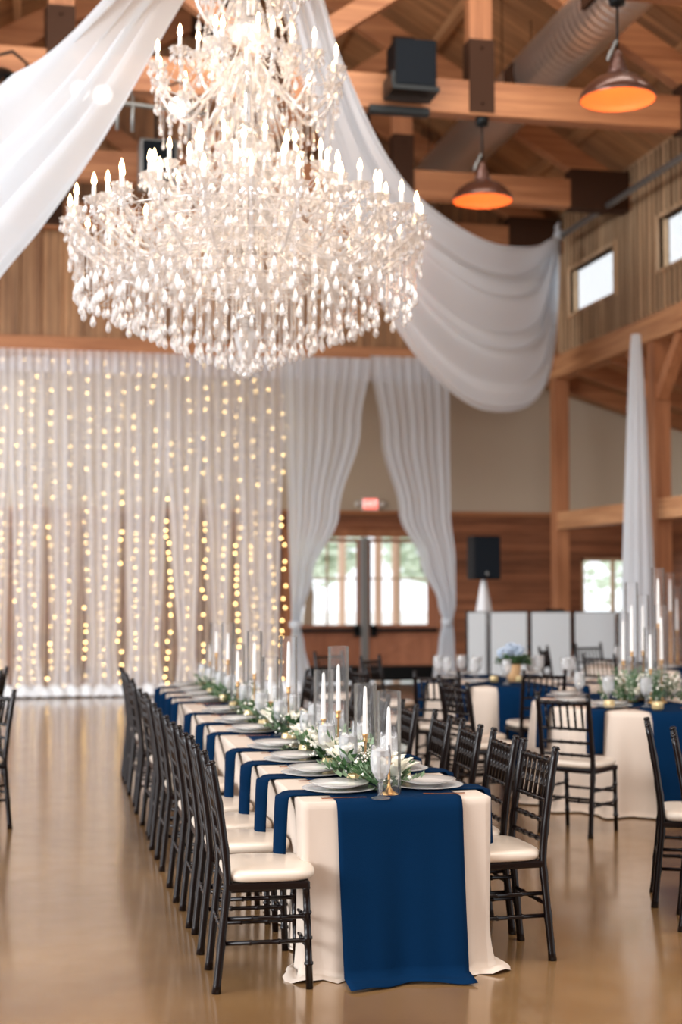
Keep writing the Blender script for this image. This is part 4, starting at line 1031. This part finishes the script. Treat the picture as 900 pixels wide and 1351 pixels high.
def centre_green(c, px, py, lab, n=150, sp=.17, h=.3, seed=5):
    p = at(px, py, Z=T); rnd = random.Random(seed); root = tag(empty('flower_arrangement', (p.x, c[1] - .02, T + .008)), lab, 'flowers', 'centrepiece greenery')
    b = MB()
    for i in range(n):
        a = rnd.uniform(0, 2*PI); r = abs(rnd.gauss(0, sp)); b.cur = 0 if rnd.random() < .6 else 1
        sprig(b, (r*math.cos(a), r*math.sin(a) * .8, .004), (math.cos(a)*.5, math.sin(a)*.5, rnd.uniform(.2, 1.4)), rnd.uniform(.1, h), 6, .04, rnd)
    b.build('foliage', [M['leaf'], M['leaf2']], root)
    b = MB()
    for i in range(500): a = rnd.uniform(0, 2*PI); r = abs(rnd.gauss(0, sp)); b.octa((r*math.cos(a), r*math.sin(a), rnd.uniform(.02, h * .7)), rnd.uniform(.006, .013))
    b.build('small_blossoms', M['petal'], root)
    for i in range(6): a = rnd.uniform(0, 2*PI); b = MB(); rose(b, (sp*math.cos(a), sp*math.sin(a), rnd.uniform(.04, .1)), .045, rnd); b.build('rose', M['petal'], root)
centre_green(TA, 838, 925, 'leafy greenery and small white blossoms around the tall candles of the round table')
centre_green(TC, 895, 868, 'leafy greenery around the candles on the far right table', 60, .12, .2, 8)
for k, (px, py) in enumerate(((804, 936), (868, 938))):
    p = at(px, py, Z=T); votive.put((p.x, p.y, T + .008), 0, 'gold votive on the round candle table, %s of the greenery' % ('left', 'right')[k], 'votives on the candle table')
# vase of hydrangea
p = at(660, 897, Z=T); v = tag(empty('flower_vase', (p.x, 12.95, T + .008)), 'tan vase of pale blue hydrangea on the round table before the white booth', 'vase')
b = MB(); b.lathe([(.001, 0), (.05, 0), (.062, .06), (.07, .16), (.06, .165), (.05, .06), (.001, .02)], 24); b.build('vase', M['terracotta'], v)
b = MB(); rnd = random.Random(6)
for i in range(50): a = rnd.uniform(0, 2*PI); sprig(b, (.02*math.cos(a), .02*math.sin(a), .15), (math.cos(a), math.sin(a), rnd.uniform(.2, 1.2)), .14, 5, .05, rnd)
b.build('foliage', M['leaf'], v)
for (x, y, z) in ((-.09, 0, .27), (.03, -.03, .3), (.0, .06, .31)):
    b = MB()
    for i in range(130): u = Vector((rnd.gauss(0, 1), rnd.gauss(0, 1), rnd.gauss(0, 1))).normalized() * .062; b.octa((x + u.x, y + u.y, z + u.z * .8), .013, .009)
    b.build('hydrangea_head', M['petal_blue'], v)
for k, (px, py) in enumerate(((640, 899), (680, 900))):
    p = at(px, py, Z=T); votive.put((p.x, min(p.y, 12.9), T + .008), 0, 'gold votive on the vase table, %s of the vase' % ('left', 'right')[k], 'votives on the vase table')

# ------------------------------------------------------------------ booth, speaker on stand
BO = 19.6
bt = tag(empty('dj_booth', (at(615, 807, Y=BO).x, BO, 0)), 'folding booth front of white panels in black frames before the wood wall', 'booth'); ox = bt.location.x
edges = [(615, 642), (645, 696), (699, 753), (756, 812), (815, 868)]
for k, (a, c_) in enumerate(edges):
    x0 = at(a, 807, Y=BO).x - ox; x1 = at(c_, 807, Y=BO).x - ox; zt_ = at(a, 807, Y=BO).z; sk = .0
    fm = MB(); t_ = .035
    fm.box(x0, x0 + t_, -.02, .02, 0, zt_); fm.box(x1 - t_, x1, -.02, .02, 0, zt_); fm.box(x0 + t_, x1 - t_, -.02, .02, 0, .03); fm.box(x0 + t_, x1 - t_, -.02, .02, zt_ - .02, zt_)
    fr = fm.build('panel_frame', M['blackmetal'], bt)
    b = MB(); b.box(x0 + t_ * .6, x1 - t_ * .6, -.03, -.021, .03, zt_ - .012); b.build('panel', M['panelw'], bt)
b = MB(); b.box(1.0, 3.0, .2, .8, .74, .78)
for x in (1.1, 2.9):
    for y in (.25, .75): b.tube([(x, y, 0), (x, y, .74)], .02, 8)
b.v = [(x + ox, y + BO, z) for x, y, z in b.v]; tag(b.build('folding_table', M['blackbox']), 'plain dark table hidden behind the white booth panels', 'table')
p = at(728, 805, Y=BO + .45)
b = MB(); b.box(p.x - .14, p.x + .14, BO + .3, BO + .32, 1.02, p.z + .02); b.box(p.x - .16, p.x + .16, BO + .3, BO + .55, 1.0, 1.02); b.box(p.x - .2, p.x + .2, BO + .28, BO + .6, .78, 1.0)
tag(b.build('laptop', M['blackbox'], bevel=.004), 'dark laptop edge just showing above the white booth panels', 'laptop')
p = at(638, 765, Y=20.3)
b = MB(); rows = []
for i in range(21):
    f = i / 20; z = p.z * (1 - f) ; r = .045 + .42 * f
    rows.append([Vector((p.x + r * (1 + .12*math.cos(3*t_)) * math.cos(t_) * .75, 20.3 + r * (1 + .12*math.cos(3*t_)) * math.sin(t_) * .75, z + .005)) for t_ in [2*PI*j/36 for j in range(37)]])
b.grid(rows); tag(b.build('speaker_stand', M['white']), 'white cloth covered tripod stand under the tall black speaker', 'speaker stand')
s = tag(empty('loudspeaker', (p.x, 20.3, p.z)), 'tall black loudspeaker on the white stand behind the booth', 'speaker')
b = MB(); b.box(-.2, .21, -.18, .18, .005, .64); b.build('cabinet', M['blackbox'], s, bevel=.02)
b = MB(); b.box(-.18, .19, -.195, -.18, .03, .62); b.build('grille', M['grille'], s)
b = MB(); b.lathe([(.001, 0), (.024, 0), (.024, .004), (.001, .004)], 16); b.v = [(x, -.196 - z, .09 + y) for x, y, z in b.v]; b.build('badge', M['aluminium'], s)
b = MB(); b.lathe([(.03, -.06), (.03, .01)], 12); b.build('pole_mount', M['blackmetal'], s)

# ------------------------------------------------------------------ light
w = bpy.data.worlds.new('daylight'); sc.world = w; w.use_nodes = True
bg = w.node_tree.nodes['Background']; bg.inputs[0].default_value = (.90, .95, 1, 1); bg.inputs[1].default_value = 1.5
def area(name, loc, rot, sx_, sy_, en, col):
    l = bpy.data.lights.new(name, 'AREA'); l.shape = 'RECTANGLE'; l.size = sx_; l.size_y = sy_; l.energy = en; l.color = col
    o = bpy.data.objects.new(name, l); C.objects.link(o); o.location = loc; o.rotation_euler = rot; return o
# daylight through the big barn windows on the entrance side; the other area lights are added fill
area('entrance_daylight', (1, -5.5, 4.5), (math.radians(80), 0, 0), 10, 4, 90, (1, .97, .93))
area('left_fill_light', (-18, 0, 6), (Vector((6, 20, 3.6)) - Vector((-18, 0, 6))).to_track_quat('-Z', 'Y').to_euler(), 14, 6, 4100, (.96, .97, 1))  # added fill from outside the left opening, brightens clerestory and back walls
area('overhead_fill_light', (2.6, 3.5, 8.2), (0, 0, 0), 7, 6, 560, (1, .95, .88))  # added unseen fill from above for the tabletops, no lamp hangs here
area('overhead_fill_light', (3.5, 12.2, 8.6), (math.radians(56), 0, 0), 8, 2, 300, (1, .95, .88))  # added unseen fill tilted at the back wall and curtains

cam = bpy.data.cameras.new('camera'); co = bpy.data.objects.new('camera', cam); C.objects.link(co); sc.camera = co
co.location = (0, 0, EYE); co.rotation_euler = (PI / 2 + PIT, 0, -YAW)
cam.sensor_fit = 'VERTICAL'; cam.sensor_height = 36; cam.lens = 36 * F / 1351; cam.clip_end = 300
cam.dof.use_dof = True; cam.dof.focus_distance = 6.3; cam.dof.aperture_fstop = 1.6
sc.view_settings.view_transform = 'Standard'; sc.view_settings.look = 'None'; sc.view_settings.gamma = 1; sc.view_settings.exposure = .25
sc.view_settings.use_curve_mapping = False
sc.cycles.use_denoising = True
sc.cycles.max_bounces = 8; sc.cycles.diffuse_bounces = 4; sc.cycles.glossy_bounces = 4; sc.cycles.transparent_max_bounces = 32; sc.cycles.sample_clamp_indirect = 6
